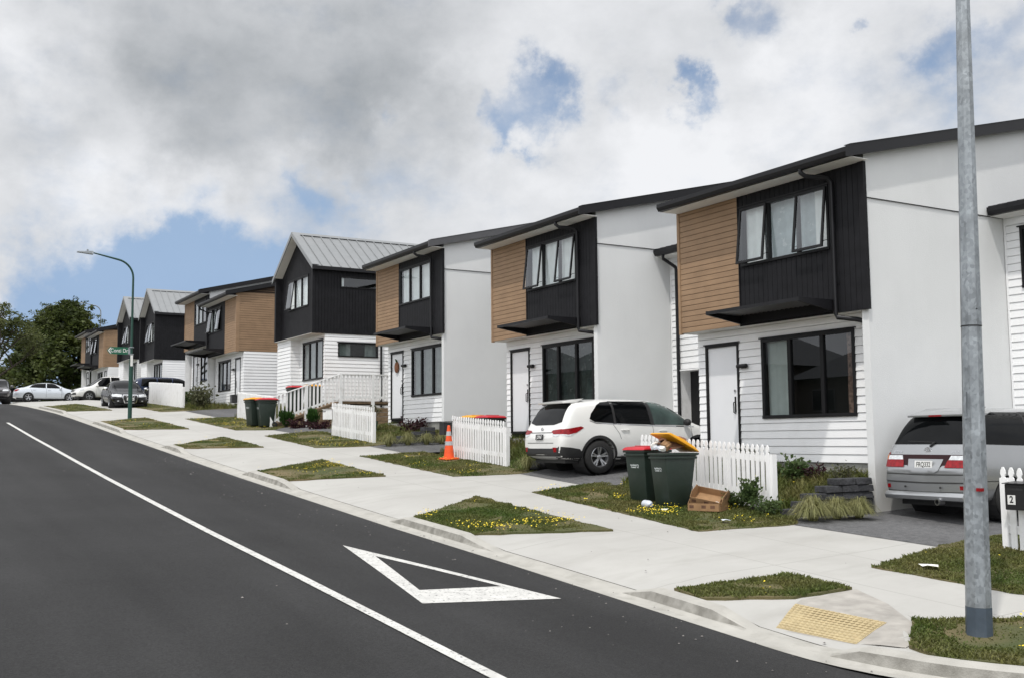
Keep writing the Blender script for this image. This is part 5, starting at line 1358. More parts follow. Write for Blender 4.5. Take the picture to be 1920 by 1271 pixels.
# ------------------------------------------------------------------ wheelie bins
def bin_(label, x, y, rz, lid, z=None, s=.95, lid_open=0, text=True, group='green wheelie bins'):
    t = thing('wheelie_bin', label, 'bin', (x, y, (hz(x, y) if z is None else z) + .005), rz, group); t.scale = (s, s, s)
    b = B(); W0, W1, D0, D1, H = .235, .275, .24, .33, .98
    b.hexa([(-W0, -D0, .04), (W0, -D0, .04), (W0, D0 - .03, .04), (-W0, D0 - .03, .04), (-W1, -D1, H), (W1, -D1, H), (W1, D1, H), (-W1, D1, H)])
    body = b.build('body', M['bin'], t, bevel=.03, smooth=True)
    b = B()
    for (a, c, q) in ((W1 + .028, D1 + .028, .02), (W1 + .015, D1 + .015, -.045)):
        b.box((-a, -c, H + q - .045), (a, c, H + q))
    b.build('rim', M['bin'], body, bevel=.012, smooth=True)
    b = B(); b.tube([(-.22, D1 + .02, H - .02), (-.22, D1 + .09, H + .0), (.22, D1 + .09, H + .0), (.22, D1 + .02, H - .02)], .016, 8); b.build('handle', M['bin'], body, smooth=True)
    for s_ in (-1, 1):
        b = B(); b.lathe([(.10, -.025), (.10, .025), (.06, .03), (.03, .03)], 16, Matrix.Translation((s_ * .255, D0 + .01, .10)) @ Matrix.Rotation(R(90), 4, 'Y')); b.build('wheel', M['trim'], t, smooth=True)
    # lid
    b = B(); a = W1 + .035; c = D1 + .04
    prof = [(-c, 0), (-c + .01, .03), (-c + .07, .055), (0, .075), (c - .10, .06), (c, .03), (c, 0)]
    n = len(prof)
    for i, (yy, zz) in enumerate(prof):
        for q, u in enumerate((-1, -.88, .88, 1)): b.v.append((u * a, yy, zz if abs(u) < .9 else zz * .45))
    for i in range(n - 1):
        for q in range(3): b.f.append((i * 4 + q, i * 4 + q + 1, (i + 1) * 4 + q + 1, (i + 1) * 4 + q))
    b.f.append(tuple(i * 4 for i in range(n))); b.f.append(tuple(i * 4 + 3 for i in range(n))[::-1])
    b.f.append(tuple(k for k in (0, 3, (n - 1) * 4 + 3, (n - 1) * 4)))
    b.box((-.20, -.14, .07), (.20, -.11, .083)); b.box((-.20, .10, .066), (.20, .13, .08))
    L_ = b.build('lid', M[lid], t, bevel=.008, smooth=True)
    L_.location = (0, 0, H + .022)
    if lid_open:
        L_.location = (0, D1 + .04, H + .03); L_.rotation_euler = (R(-lid_open), 0, 0)
        for v in L_.data.vertices: v.co.y -= D1 + .04
    if text:
        an = math.atan2(D1 - D0, H - .04)
        g = thing('x', 'x', 'x'); bpy.data.objects.remove(g)
        f = lambda z: -(D0 + (D1 - D0) * (z - .04) / (H - .04)) - .004
        text_part('Auckland\nCouncil', .046, M['white_print'], body, (-.055, f(.70), .70), (R(90) + an, 0, 0), 'lettering', bold=.0015)
        b = B(); M4 = Matrix.Translation((.065, f(.705), .705)) @ Matrix.Rotation(R(90) + an, 4, 'X')
        b.lathe([(.027, 0), (.018, .001)], 14, M4, cap=False); b.add([M4 @ Vector(p) for p in ((-.027, -.038, 0), (.027, -.038, 0), (.027, -.031, 0), (-.027, -.031, 0))], [(0, 1, 2, 3)])
        b.build('emblem', M['white_print'], body, recalc=False)
    return t
bin_('green bin with its red lid shut, beside the overflowing bin', -15.31, 11.96, R(4), 'lid_red', z=hz(-15.3, 11.95) - .03)
bin_('overflowing green bin with its yellow lid propped open by rubbish', -14.55, 11.92, R(-6), 'lid_yellow', lid_open=27, z=hz(-14.6, 11.9) - .03)
bin_('yellow lidded bin of the pair standing on the grass by the ramp railing', -38.85, 12.0, R(8), 'lid_yellow', s=1.0)
bin_('red lidded bin of the pair standing on the grass by the ramp railing', -38.2, 12.2, R(-4), 'lid_red', s=1.0)
bin_('yellow lidded bin hidden behind the fence by the orange cone', -24.75, 13.6, R(90), 'lid_yellow', text=False, z=1.33)
bin_('red lidded bin hidden behind the fence by the orange cone', -23.95, 13.6, R(90), 'lid_red', text=False, z=1.31)
bin_('yellow lidded bin standing behind the sloping ramp rail', -39.05, 14.3, R(90), 'lid_yellow', text=False, z=2.86)
bin_('red lidded bin standing behind the sloping ramp rail', -39.75, 13.85, R(90), 'lid_red', text=False, z=2.84)

# rubbish in and around the overflowing bin
def slab(name, label, cat, loc, rot, size, m, group=None, bend=.0):
    b = B(); sx, sy, sz = size; n = 6
    for i in range(n + 1):
        u = -sx / 2 + sx * i / n; dz = bend * math.sin(math.pi * i / n) + .01 * math.sin(i * 2.1)
        b.v += [(u, -sy / 2, dz), (u, sy / 2, dz + .01), (u, sy / 2, dz + .01 + sz), (u, -sy / 2, dz + sz)]
    for i in range(n):
        for k in range(4): b.f.append((i * 4 + k, i * 4 + (k + 1) % 4, (i + 1) * 4 + (k + 1) % 4, (i + 1) * 4 + k))
    b.f += [(3, 2, 1, 0), (n * 4, n * 4 + 1, n * 4 + 2, n * 4 + 3)]
    o = b.build(name, m, None); o.location = loc; o.rotation_euler = rot
    return tag(o, label, cat, group)
bx, by = -14.55, 11.92; bz = hz(bx, by) + .92
slab('cardboard_piece', 'dark brown cardboard flap under the propped yellow lid', 'cardboard', (bx - .0, by - .06, bz + .13), (R(8), R(10), .2), (.46, .36, .012), M['card_dark'], None, .05)
slab('cardboard_piece', 'pinkish brown folded carton at the back under the yellow lid', 'cardboard', (bx - .06, by + .06, bz + .20), (R(-10), R(-6), .5), (.40, .30, .05), mat('pink_carton', (.42, .22, .15), .8, var=.2), None, .03)
slab('cardboard_piece', 'small tan carton at the front of the overflowing bin', 'carton', (bx + .09, by - .22, bz + .09), (R(30), R(25), .4), (.14, .12, .10), M['card'], None, .01)
slab('paper_scrap', 'white crumpled paper on the left rim of the overflowing bin', 'paper', (bx - .19, by - .20, bz + .09), (R(20), R(-20), .3), (.14, .12, .07), M['paper'], None, .03)
slab('paper_scrap', 'grey plastic wrap along the front rim of the overflowing bin', 'plastic wrap', (bx - .05, by - .27, bz + .06), (R(12), R(4), 0), (.26, .10, .04), M['plastic_clear'], None, .02)
b = B(); b.lathe([(.001, 0), (.05, .0), (.058, .04), (.05, .075), (.001, .08)], 14); o = b.build('food_tub', M['paper'], None, smooth=True); o.location = (bx + .10, by - .27, bz + .06); o.rotation_euler = (R(40), R(20), 0); tag(o, 'small pale round tub on the front rim of the overflowing bin', 'tub')

def tray(label, loc, rot, sx=.56, sy=.40, h=.125, sticker=False):
    t = thing('cardboard_tray', label, 'cardboard box', loc); t.rotation_euler = rot
    b = B(); k = .008; tp = .02
    b.box((-sx / 2, -sy / 2, 0), (sx / 2, sy / 2, k))
    b.box((-sx / 2, -sy / 2, k), (sx / 2, -sy / 2 + k, h)); b.box((-sx / 2, sy / 2 - k, k), (sx / 2, sy / 2, h))
    for s in (-1, 1):
        x = s * (sx / 2 - k / 2)
        b.prism([(-sy / 2 + k, k), (sy / 2 - k, k), (sy / 2 - k, h), (sy * .30, h + .07), (-sy * .30, h + .07), (-sy / 2 + k, h)], lambda y, z, d: (d, y, z), x - k / 2, x + k / 2)
    b.build('tray', M['card'], t)
    for s in (-1, 1):
        x = s * (sx / 2 + .0015); b = B(); b.quad((x, -.06, h - .01), (x, .06, h - .01), (x, .06, h + .02), (x, -.06, h + .02)); b.build('hand_slot', M['card_dark'], t, recalc=False)
    for u in (-.20, 0.02, .18):
        b = B(); b.quad((u - .05, -sy / 2 - .0015, h * .35), (u + .03, -sy / 2 - .0015, h * .35), (u + .03, -sy / 2 - .0015, h * .75), (u - .05, -sy / 2 - .0015, h * .75)); b.build('print', M['card_dark'], t, recalc=False)
    if sticker:
        b = B(); b.box((.10, -.10, k), (.19, .0, k + .004)); b.build('sticker', M['plate_white'], t)
    return t
tz = hz(-13.95, 12.15)
tray('lower cardboard tray lying in the weeds by the fence', (-13.72, 11.98, tz - .01), (0, 0, R(24)))
tray('upper cardboard tray tipped open on the other tray by the fence', (-13.74, 12.04, tz + .145), (R(25), R(10), R(30)), sticker=True)
def bottle():
    t = thing('plastic_bottle', 'empty milky plastic bottle lying on the grass before the bins', 'bottle', (-14.62, 11.42, hz(-14.6, 11.4) + .075)); t.rotation_euler = (R(90), 0, R(70))
    b = B(); b.lathe([(.001, -.19), (.06, -.19), (.07, -.18), (.07, .04), (.06, .08), (.03, .12), (.025, .15), (.001, .15)], 14); b.build('bottle_body', M['plastic_clear'], t, smooth=True)
    b = B(); b.lathe([(.03, .145), (.03, .17), (.001, .17)], 12); b.build('cap', mat('bottle_cap', (.25, .30, .42), .5), t, smooth=True)
bottle()
def scrap(name, label, x, y, s, m, seed):
    r = random.Random(seed); b = B(); n = 9
    z = hz(x, y) + .04; c = Vector((x, y, z + .05 * s))
    pts = [Vector((x + math.cos(k * 6.283 / n) * .16 * s * r.uniform(.6, 1.2), y + math.sin(k * 6.283 / n) * .10 * s * r.uniform(.6, 1.2), z + r.uniform(0, .05) * s)) for k in range(n)]
    b.add(pts + [c], [(k, (k + 1) % n, n) for k in range(n)])
    o = b.build(name, m, None, recalc=False); tag(o, label, 'litter')
scrap('paper_litter', 'torn white paper lying on the lawn left of the pole', -8.53, 10.92, .9, M['paper'], 4)
scrap('plastic_litter', 'small green and white wrapper on the grass by the bottle', -14.1, 11.35, .55, M['plastic_clear'], 5)
scrap('plastic_litter', 'clear plastic scrap in the yellow flowers below the fence end', -12.6, 11.35, .7, M['plastic_clear'], 6)
def stone(i, x, y, s):
    pass
def pebbles():
    r = random.Random(3); b = B()
    for _ in range(260):
        x = r.uniform(-30, -5.5); d = abs(r.gauss(0, .8)) ; y = 7.3 - d if r.random() < .6 else r.uniform(3, 10.6)
        s = r.uniform(.006, .016) * (1.5 if r.random() < .06 else 1); z = hz(x, y) + (.012 if y > 6.9 else .002)
        T = Matrix.Translation((x, y, z + s * .3)) @ Matrix.Rotation(r.uniform(0, 6), 4, 'Z') @ Matrix.Diagonal((s * r.uniform(.7, 1.4), s, s * .7, 1))
        b.add([T @ Vector(p) for p in ((1, 0, 0), (0, 1, 0), (-1, 0, 0), (0, -1, 0), (0, 0, 1))], [(0, 1, 4), (1, 2, 4), (2, 3, 4), (3, 0, 4)])
    tag(b.build('loose_gravel', mat('loose_gravel', (.14, .13, .12), .9, c2=(.22, .21, .20), island=.5), None, recalc=False), kind='stuff')
pebbles()

# traffic cone
def cone():
    x, y = -24.0, 12.42; t = thing('traffic_cone', 'orange traffic cone with two grey bands on the grass by the fence', 'traffic cone', (x, y, hz(x, y) + .02)); t.rotation_euler = (R(2), R(2), R(10))
    b = B(); b.box((-.185, -.185, 0), (.185, .185, .045)); b.build('base', M['orange'], t, bevel=.015, smooth=True)
    rr = lambda z: .138 - .102 * (z - .045) / .80
    def seg(z0, z1, m, n, d=0): b = B(); b.lathe([(rr(z0) + d, z0), (rr(z1) + d, z1)], 24, cap=False); return b.build(n, m, t, smooth=True)
    seg(.045, .845, M['orange'], 'cone_body'); b = B(); b.lathe([(rr(.845), .845), (rr(.845) - .012, .86), (.001, .86)], 20, cap=False); b.build('tip', M['orange'], t, smooth=True)
    seg(.36, .46, M['reflective'], 'reflective_band', .003); seg(.60, .71, M['reflective'], 'reflective_band', .003)
cone()

# ------------------------------------------------------------------ lamps
def near_pole():
    x, y = -6.36, 8.77; z = hz(x, y); t = thing('lamp_post', 'tall galvanised octagonal lamp post in the foreground lawn with dark coated foot', 'lamp post', (x, y, z - .02)); t.rotation_euler = (R(-1.17), R(.69), 0)
    b = B(); b.tube([(0, 0, -.2), (0, 0, .30)], [.121, .118], 8, twist=.39); b.build('coated_foot', M['galv_blue'], t)
    b = B(); b.tube([(0, 0, .302), (0, 0, 2.98)], [.116, .092], 8, twist=.39); b.build('lower_shaft', M['galv'], t)
    b = B(); b.tube([(0, 0, 2.90), (0, 0, 8.2)], [.095, .046], 8, twist=.39); b.tube([(0, 0, 8.2), (.1, .02, 8.6), (.9, .1, 8.9), (2.0, .2, 8.95)], [.055, .045, .035, .03], 8); b.build('upper_shaft', M['galv'], t)
    b = B(); b.box((-.05, -.128, 1.34), (.05, -.10, 1.62)); 
    d = B(); d.tube([(0, 0, 2.893), (0, 0, 2.905)], [.0965, .0965], 8, twist=.39); d.build('sleeve_joint', M['trim'], t)
    d = B(); d.tube([(.10, -.055, 3.05), (.106, -.058, 3.05)], .008, 6); d.build('bolt', M['trim'], t)
    d = B(); d.box((-.02, -.105, 2.06), (.0, -.094, 2.28)); d.box((-.022, -.104, 2.03), (.002, -.094, 2.05)); d.build('conduit_clip', M['galv'], t)
    d = B(); d.box((.075, -.100, 1.36), (.108, -.06, 1.39), lambda u, v, w: (u, v + (u - .07) * .9, w)); d.build('sticker', M['light_red'], t)
    d = B(); d.box((1.9, .0, 8.90), (2.6, .4, 9.0)); d.build('lantern', M['galv'], t)
    return t
near_pole()
def green_lamp(label, x, y, h, reach, sign=None, col='pole_green', r0=.085, z=None):
    z = hz(x, y) if z is None else z; t = thing('street_lamp', label, 'street lamp', (x, y, z - .02), 0, 'street lamps')
    b = B(); b.tube([(0, 0, -.1), (0, 0, 2.5), (0, 0, 2.52), (0, 0, h - .75)], [r0, r0 * .97, r0 * .66, r0 * .5], 10)
    b.build('pole', M[col], t, smooth=True)
    b = B(); pts = [(0, -0.75 + .75 * math.cos(R(a)), h - .75 + .75 * math.sin(R(a))) for a in range(0, 84, 9)] + [(0, -reach, h + .20)]
    b.tube(pts, [r0 * .5] * (len(pts) - 1) + [r0 * .32], 8); b.build('arm', M[col], t, smooth=True)
    b = B(); b.hexa([(-.10, -reach - .62, h + .17), (.10, -reach - .62, h + .17), (.13, -reach + .02, h + .12), (-.13, -reach + .02, h + .12), (-.09, -reach - .60, h + .21), (.09, -reach - .60, h + .21), (.10, -reach + .02, h + .26), (-.10, -reach + .02, h + .26)])
    b.lathe([(.04, 0), (.04, .09), (.001, .10)], 8, Matrix.Translation((0, -reach - .2, h + .23))); b.build('lantern', M['galv'], t, bevel=.012, smooth=True)
    return t
lp = green_lamp('dark green street lamp carrying the street name blade, on the grass berm', -46.41, 8.97, 6.72, 1.65)
def street_sign():
    t = thing('street_sign', 'green street name blade reading Conti Dr with a white arrow', 'sign', (-46.41, 8.97, 5.40 + .14))
    b = B(); b.prism([(-.12, -.13), (-.86, -.13), (-.98, .02), (-.86, .17), (-.12, .17)], lambda u, z, d: (d, u, z), -.012, .012); b.build('blade', M['sign_green'], t)
    b = B(); b.prism([(-.80, -.10), (-.89, .02), (-.80, .14), (-.845, .14), (-.945, .02), (-.845, -.10)], lambda u, z, d: (d, u, z), .0125, .0145); b.build('arrow', M['plate_white'], t)
    text_part('Conti Dr', .225, M['plate_white'], t, (.0145, -.49, .02), (R(90), 0, R(90)), xscale=.84, bold=.001)
    b = B(); b.lathe([(.10, -.14), (.10, -.10)], 12); b.lathe([(.10, .15), (.10, .19)], 12); b.box((-.02, -.14, -.12), (.02, -.05, .17)); b.build('bracket', M['galv'], t)
    b = B(); b.box((.085, -.05, -.62), (.095, .05, -.16)); b.build('notice', M['plate_white'], t)
street_sign()
green_lamp('thin pale street lamp standing far off behind the last houses', -118, 19.6, 11.0, 1.7, col='galv', r0=.11, z=5.2)
green_lamp('dark green street lamp at the left edge before the open tree', -97.0, 5.6, 7.3, 1.6, z=5.0)

# ------------------------------------------------------------------ stone retaining walls
def stone_wall(label, blocks, group=None):
    t = thing('stone_wall', label, 'retaining wall', (blocks[0][0], blocks[0][1], blocks[0][4]), 0, group); ox, oy, oz = blocks[0][0], blocks[0][1], blocks[0][4]
    b = B(); r = random.Random(int(abs(ox * 100)))
    for (x, y, w, d, z, h) in blocks:
        m = max(1, int(d / .36)); 
        for i in range(m):
            y0, y1 = y + d * i / m, y + d * (i + 1) / m - .012; j = lambda: r.uniform(-.018, .018)
            xs = [x, x + w]
            b.hexa([(x - ox, y0 - oy, z - oz), (x + w + j() - ox, y0 - oy, z - oz), (x + w + j() - ox, y1 - oy, z - oz), (x - ox, y1 - oy, z - oz), (x - ox, y0 - oy, z + h - .008 - oz), (x + w - .02 + j() - ox, y0 - oy, z + h - .008 - oz), (x + w - .02 + j() - ox, y1 - oy, z + h - .008 - oz), (x - ox, y1 - oy, z + h - .008 - oz)])
    o = b.build('blocks', M['stone'], t, bevel=.014)
    sub = None
    return t
bl = []
for k, (y0) in enumerate((12.42, 12.62, 12.86, 13.08, 13.42, 13.72)):
    z = .33 + k * .115; bl.append((-12.60, y0 - .12, .28, 14.42 - y0 + .12, z, .115))
stone_wall('dark stepped stone retaining wall between the garden and the silver van', bl)
bl = []
for k, y0 in enumerate((12.75, 12.95, 13.2, 13.7, 14.0)):
    z = 1.46 + k * .13; bl.append((-28.95, y0, .28, 14.40 - y0, z, .13))
stone_wall('dark stepped stone retaining wall below the house with the door ornament', bl)
stone_wall('short dark stone wall end by the left rear of the white SUV', [(-20.95, 12.75, .3, .9, .88, .18), (-20.95, 12.95, .3, .7, 1.06, .16)])
stone_wall('grey block retaining wall at the garden of the brown paired houses', [(-55.3, 12.9, .35, 1.6, 3.15, .3), (-55.3, 13.1, .35, 1.4, 3.45, .3)])

# ------------------------------------------------------------------ plants
def tussock(label, x, y, z, r, n=420, seed=0, group='tussock grasses', h=None):
    rr_ = random.Random(seed); t = thing('tussock', label, 'plant', (x, y, z), 0, group); b = B()
    for _ in range(n):
        a = rr_.uniform(0, 6.283); L = r * rr_.uniform(.65, 1.2); out = L * rr_.uniform(.25, 1.0); up = L * rr_.uniform(.85, 1.1) * (1.35 - .55 * out / L)
        w = rr_.uniform(.004, .008); c, s = math.cos(a), math.sin(a); o = r * .16 * rr_.random(); q = 4
        for i in range(q + 1):
            u = i / q; d = o + out * u ** 1.2; zz = up * (2.1 * u - (1.45 + .50 * out / L) * u * u); ww = w * (1 - u * .8)
            b.v += [(c * d - s * ww, s * d + c * ww, max(zz, -.02)), (c * d + s * ww, s * d - c * ww, max(zz, -.02))]
        k = len(b.v) - 2 * (q + 1)
        for i in range(q): b.f.append((k + 2 * i, k + 2 * i + 1, k + 2 * i + 3, k + 2 * i + 2))
    b.build('foliage', M['tussock'], t, recalc=False)
for i, (x, y, r) in enumerate(((-11.93, 12.54, .42), (-11.95, 13.10, .38), (-11.97, 13.62, .36))):
    tussock(('large round tussock nearest the kerb by the stepped stone wall', 'middle tussock against the stepped stone wall', 'tussock at the foot of the white wall by the silver van')[i], x, y, hz(x, y) - .10 * ss(12.25, 14, y), r, 1100, i)
for i, (x, y, r) in enumerate(((-28.35, 12.7, .44), (-28.2, 13.25, .42), (-28.0, 13.75, .42), (-27.9, 14.2, .38))):
    tussock(('first', 'second', 'third', 'fourth')[i] + ' pale tussock from the fence in the row below the far stone wall', x, y, hz(x, y), r, 380, 10 + i)
tussock('olive tussock at the rear bumper of the white SUV', -20.55, 12.62, hz(-20.5, 12.6) + .05, .36, 380, 20)

def bush(name, label, x, y, z, w, h, m, n=420, leaf=.05, seed=0, stems=8, spiky=False, group=None):
    r = random.Random(seed); t = thing(name, label, 'plant', (x, y, z), 0, group); b = B(); s = B()
    tips = []
    for k in range(stems):
        a = r.uniform(0, 6.283); e = Vector((math.cos(a) * w * r.uniform(.2, .9), math.sin(a) * w * r.uniform(.2, .9), h * r.uniform(.65, 1)))
        tips.append(e); s.tube([(e.x * .1, e.y * .1, 0), tuple(e * .55 + Vector((0, 0, h * .08))), tuple(e)], [.012, .009, .004], 5)
    for i in range(n):
        e = r.choice(tips); u = r.uniform(.35, 1.02); p = Vector((e.x * .1, e.y * .1, 0)).lerp(e, u) + Vector((r.gauss(0, 1), r.gauss(0, 1), r.gauss(0, .8))) * w * .16
        if p.z < .01: p.z = .01
        d = (Vector((p.x, p.y, h * .25)) + Vector((r.gauss(0, 1), r.gauss(0, 1), r.gauss(0, 1))) * .5 * w).normalized()
        if spiky: d = (Vector((p.x * .8, p.y * .8, h * .9)) + Vector((r.gauss(0, .3), r.gauss(0, .3), 0)) * w).normalized()
        sd = d.cross(Vector((r.gauss(0, 1), r.gauss(0, 1), r.gauss(0, 1)))).normalized(); L = leaf * r.uniform(.6, 1.4); ww = L * (.10 if spiky else .32)
        b.add([p - sd * ww * .3, p + d * L * .5 - sd * ww, p + d * L, p + d * L * .5 + sd * ww], [(0, 1, 2, 3)])
    s.build('stems', M['bark'], t); b.build('foliage', M[m], t, recalc=False)
    return t
bush('shrub', 'round bright green shrub left of the middle ramp post', -37.55, 12.75, 2.15, .22, .56, 'leaf_bush', 1300, .20, 1, 12, True)
bush('shrub', 'round bright green shrub right of the middle ramp post', -36.9, 13.55, 2.14, .24, .58, 'leaf_bush', 1300, .20, 2, 12, True)
bush('shrub', 'low purple leaved shrub between the two green ramp shrubs', -36.8, 12.95, 2.08, .40, .38, 'leaf_purple', 500, .08, 3)
bush('shrub', 'low purple leaved shrub behind the white letterbox fence', -35.9, 13.4, 2.04, .5, .36, 'leaf_purple', 500, .08, 4)
bush('weed', 'tall leafy weed growing against the foot of the picket fence', -13.2, 12.5, hz(-13.2, 12.5), .20, .52, 'leaf_weed', 800, .06, 5, 6)
bush('weed', 'shorter leafy weed left of the tall one at the picket fence', -13.62, 12.46, hz(-13.6, 12.4), .24, .28, 'leaf_weed', 600, .055, 6, 7)
bush('weed', 'leafy weed clump at the end picket above the yellow flowers', -12.75, 12.35, hz(-12.8, 12.3), .30, .24, 'leaf_weed', 600, .05, 16, 7)
bush('shrub', 'purplish garden weed under the big living room window', -13.55, 14.3, G1(-13.5, 14.3), .26, .42, 'leaf_purple', 300, .055, 7, 9)
bush('weed', 'green leafy weed beside the purplish one under the living room window', -14.0, 14.15, G1(-14, 14.15), .40, .46, 'leaf_weed', 420, .09, 8, 9)
bush('weed', 'dark scrubby weed against the white wall end under the living room window', -12.78, 14.2, G1(-12.8, 14.2), .28, .44, 'leaf_scrub', 300, .06, 9, 9)
bush('weed', 'dry straggling weed behind the end of the near picket fence', -14.9, 14.1, G1(-14.9, 14.1), .45, .62, 'leaf_scrub', 500, .07, 17, 10)
bush('shrub', 'loose grey green shrub by the fence below the brown paired houses', -51.2, 13.2, 3.2, .8, 1.25, 'leaf_scrub', 800, .14, 10, 14)
bush('shrub', 'low dark green shrub on top of the grey block wall', -56.0, 13.6, 3.7, .8, .55, 'leaf_weed', 500, .14, 11, 10)
bush('shrub', 'low dark purple plants at the foot of the boards by the potted plant', -30.4, 14.45, 2.02, .6, .28, 'leaf_purple', 500, .08, 12, 10)
def pot_plant():
    t = thing('potted_plant', 'leafy plant in a green pot beside the door with the ornament', 'plant', (-32.0, 13.75, G3(-32.0, 13.75) + .02)); b = B()
    b.lathe([(.13, 0), (.19, .32), (.20, .34), (.18, .34), (.17, .30), (.001, .30)], 16, cap=False); b.build('pot', M['pot'], t, smooth=True)
    r = random.Random(5); s = B(); l = B()
    for k in range(9):
        a = k * .7; e = Vector((math.cos(a) * r.uniform(.1, .38), math.sin(a) * r.uniform(.1, .38), r.uniform(.55, .82))); s.tube([(0, 0, .3), tuple(e * .6 + Vector((0, 0, .12))), tuple(e)], [.016, .012, .008], 5)
        for q in range(12):
            d = Vector((r.gauss(0, 1), r.gauss(0, 1), r.gauss(.3, .6))).normalized(); sd = d.cross(Vector((0, 0, 1))).normalized() * .028; L = r.uniform(.08, .15)
            l.add([e, e + d * L * .55 - sd, e + d * L, e + d * L * .55 + sd], [(0, 1, 2, 3)])
    s.build('stems', M['bark'], t); l.build('foliage', M['leaf_scrub'], t, recalc=False)
pot_plant()

# ------------------------------------------------------------------ trees
def leaf_cloud(b, c, rad, n, size, r, flat=.75):
    for _ in range(n):
        d = Vector((r.gauss(0, 1), r.gauss(0, 1), r.gauss(0, 1))).normalized() * rad * (r.random() ** .45)
        p = c + Vector((d.x, d.y, d.z * flat)); u = Vector((r.gauss(0, 1), r.gauss(0, 1), r.gauss(0, .5))).normalized(); w = u.cross(Vector((r.gauss(0, 1), r.gauss(0, 1), r.gauss(0, 1)))).normalized()
        s = size * r.uniform(.6, 1.5)
        b.add([p - u * s, p - w * s * .55, p + u * s, p + w * s * .55], [(0, 1, 2, 3)])
def limb(s, tips, p, d, L, rad, depth, r, spread, up):
    pts = [p]; q = p; dd = d
    for i in range(4):
        dd = (dd + Vector((r.gauss(0, .14), r.gauss(0, .14), r.gauss(0, .08) + up * .06))).normalized(); q = q + dd * L / 4; pts.append(q)
    s.tube(pts, [rad * (1 - .11 * i) for i in range(5)], 6 if depth > 1 else 4)
    if depth == 0: tips.append(q); return
    for k in range(3 if depth > 1 else 2 + (r.random() < .5)):
        nd = (dd + Vector((r.gauss(0, spread), r.gauss(0, spread), r.gauss(0, spread * .45) + up * .2))).normalized()
        limb(s, tips, q if k else q, nd, L * r.uniform(.62, .85), rad * .58, depth - 1, r, spread, up)
    if depth <= 2: tips.append(q)
def dense_tree():
    r = random.Random(21); x, y, z = -117.5, 16.0, 4.6
    t = thing('tree', 'big dense dark green tree rising behind the parked cars', 'tree', (x, y, z)); s = B(); b = B(); tips = []
    limb(s, tips, Vector((0, 0, 0)), Vector((0, 0, 1)), 2.2, .38, 4, r, .55, .6)
    cl = []
    for i in range(230):    # crown clumps inside an uneven outline
        a = r.uniform(0, 6.283); h = r.random(); zz = .5 + h * 10.9
        env = 6.3 * (min(1, (h + .12) / .36)) ** .55 * (1 - max(0, h - .36) / .66) ** .72
        env *= 1 + .22 * noise.noise((math.cos(a) * 1.3, math.sin(a) * 1.3, h * 3))
        rr = env * math.sqrt(r.uniform(.12, 1)); c = Vector((math.cos(a) * rr, math.sin(a) * rr, zz)); cl.append(c)
        leaf_cloud(b, c, r.uniform(.9, 1.6), 190, .19, r, .62)
    for i in range(26):     # sprigs poking out at the top and right
        a = r.uniform(0, 6.283); h = r.uniform(.55, 1.03); env = 6.3 * (1 - max(0, h - .36) / .66) ** .72 if h < 1.02 else .3
        c = Vector((math.cos(a) * env, math.sin(a) * env, .7 + h * 10.9)); e = c + Vector((math.cos(a) * .5, math.sin(a) * .5, .9)); 
        leaf_cloud(b, e, .40, 26, .11, r)
    s.build('trunk', M['bark'], t); b.build('crown', M['leaf_dark'], t, recalc=False)
dense_tree()
def open_tree():
    r = random.Random(5); x, y, z = -92.0, 6.9, 4.95
    t = thing('tree', 'open branching olive tree at the left edge with bare limbs showing', 'tree', (x, y, z)); s = B(); b = B(); tips = []
    s.tube([(0, 0, -.3), (0, .1, 1.0), (.05, .25, 2.1)], [.30, .24, .20], 8)
    for k, dr in enumerate(((0, .95, .55), (.3, .75, .9), (-.3, .35, 1.0), (.2, -.6, .85), (-.2, -.9, .6), (.5, .1, 1))):
        limb(s, tips, Vector((.05, .25, 1.6 + .1 * k)), Vector(dr).normalized(), 2.3, .13, 2, r, .42, .5)
    for c in tips:
        if c.z > 3.6: leaf_cloud(b, c + Vector((0, 0, .2)), r.uniform(.5, .85), 70, .10, r, .6)
    for i in range(34):
        a = r.uniform(0, 6.283); rr = 3.7 * math.sqrt(r.random()); c = Vector((math.cos(a) * rr, math.sin(a) * rr, 5.1 + r.uniform(-.5, 1.5) * (1 - .5 * (rr / 3.7) ** 2)))
        leaf_cloud(b, c, r.uniform(.5, .9), 75, .10, r, .6)
    for i in range(3):
        leaf_cloud(b, Vector((.2 * i, 1.1 + .3 * i, .5 + .5 * i)), .55, 70, .10, r)
    s.build('trunk', M['bark'], t); b.build('crown', M['leaf_olive'], t, recalc=False)
open_tree()
def back_tree(label, x, y, z, h, seed):
    r = random.Random(seed); t = thing('tree', label, 'tree', (x, y, z)); s = B(); b = B(); tips = []
    limb(s, tips, Vector((0, 0, 0)), Vector((0, 0, 1)), h * .42, .16, 3, r, .35, .8)
    for c in tips: leaf_cloud(b, c, .7, 40, .10, r)
    s.build('trunk', M['bark'], t); b.build('crown', M['leaf_dark'], t, recalc=False)
back_tree('thin tree whose top twigs show above the roof of the brown paired houses', -97, 25.0, 6.3, 8.6, 8)

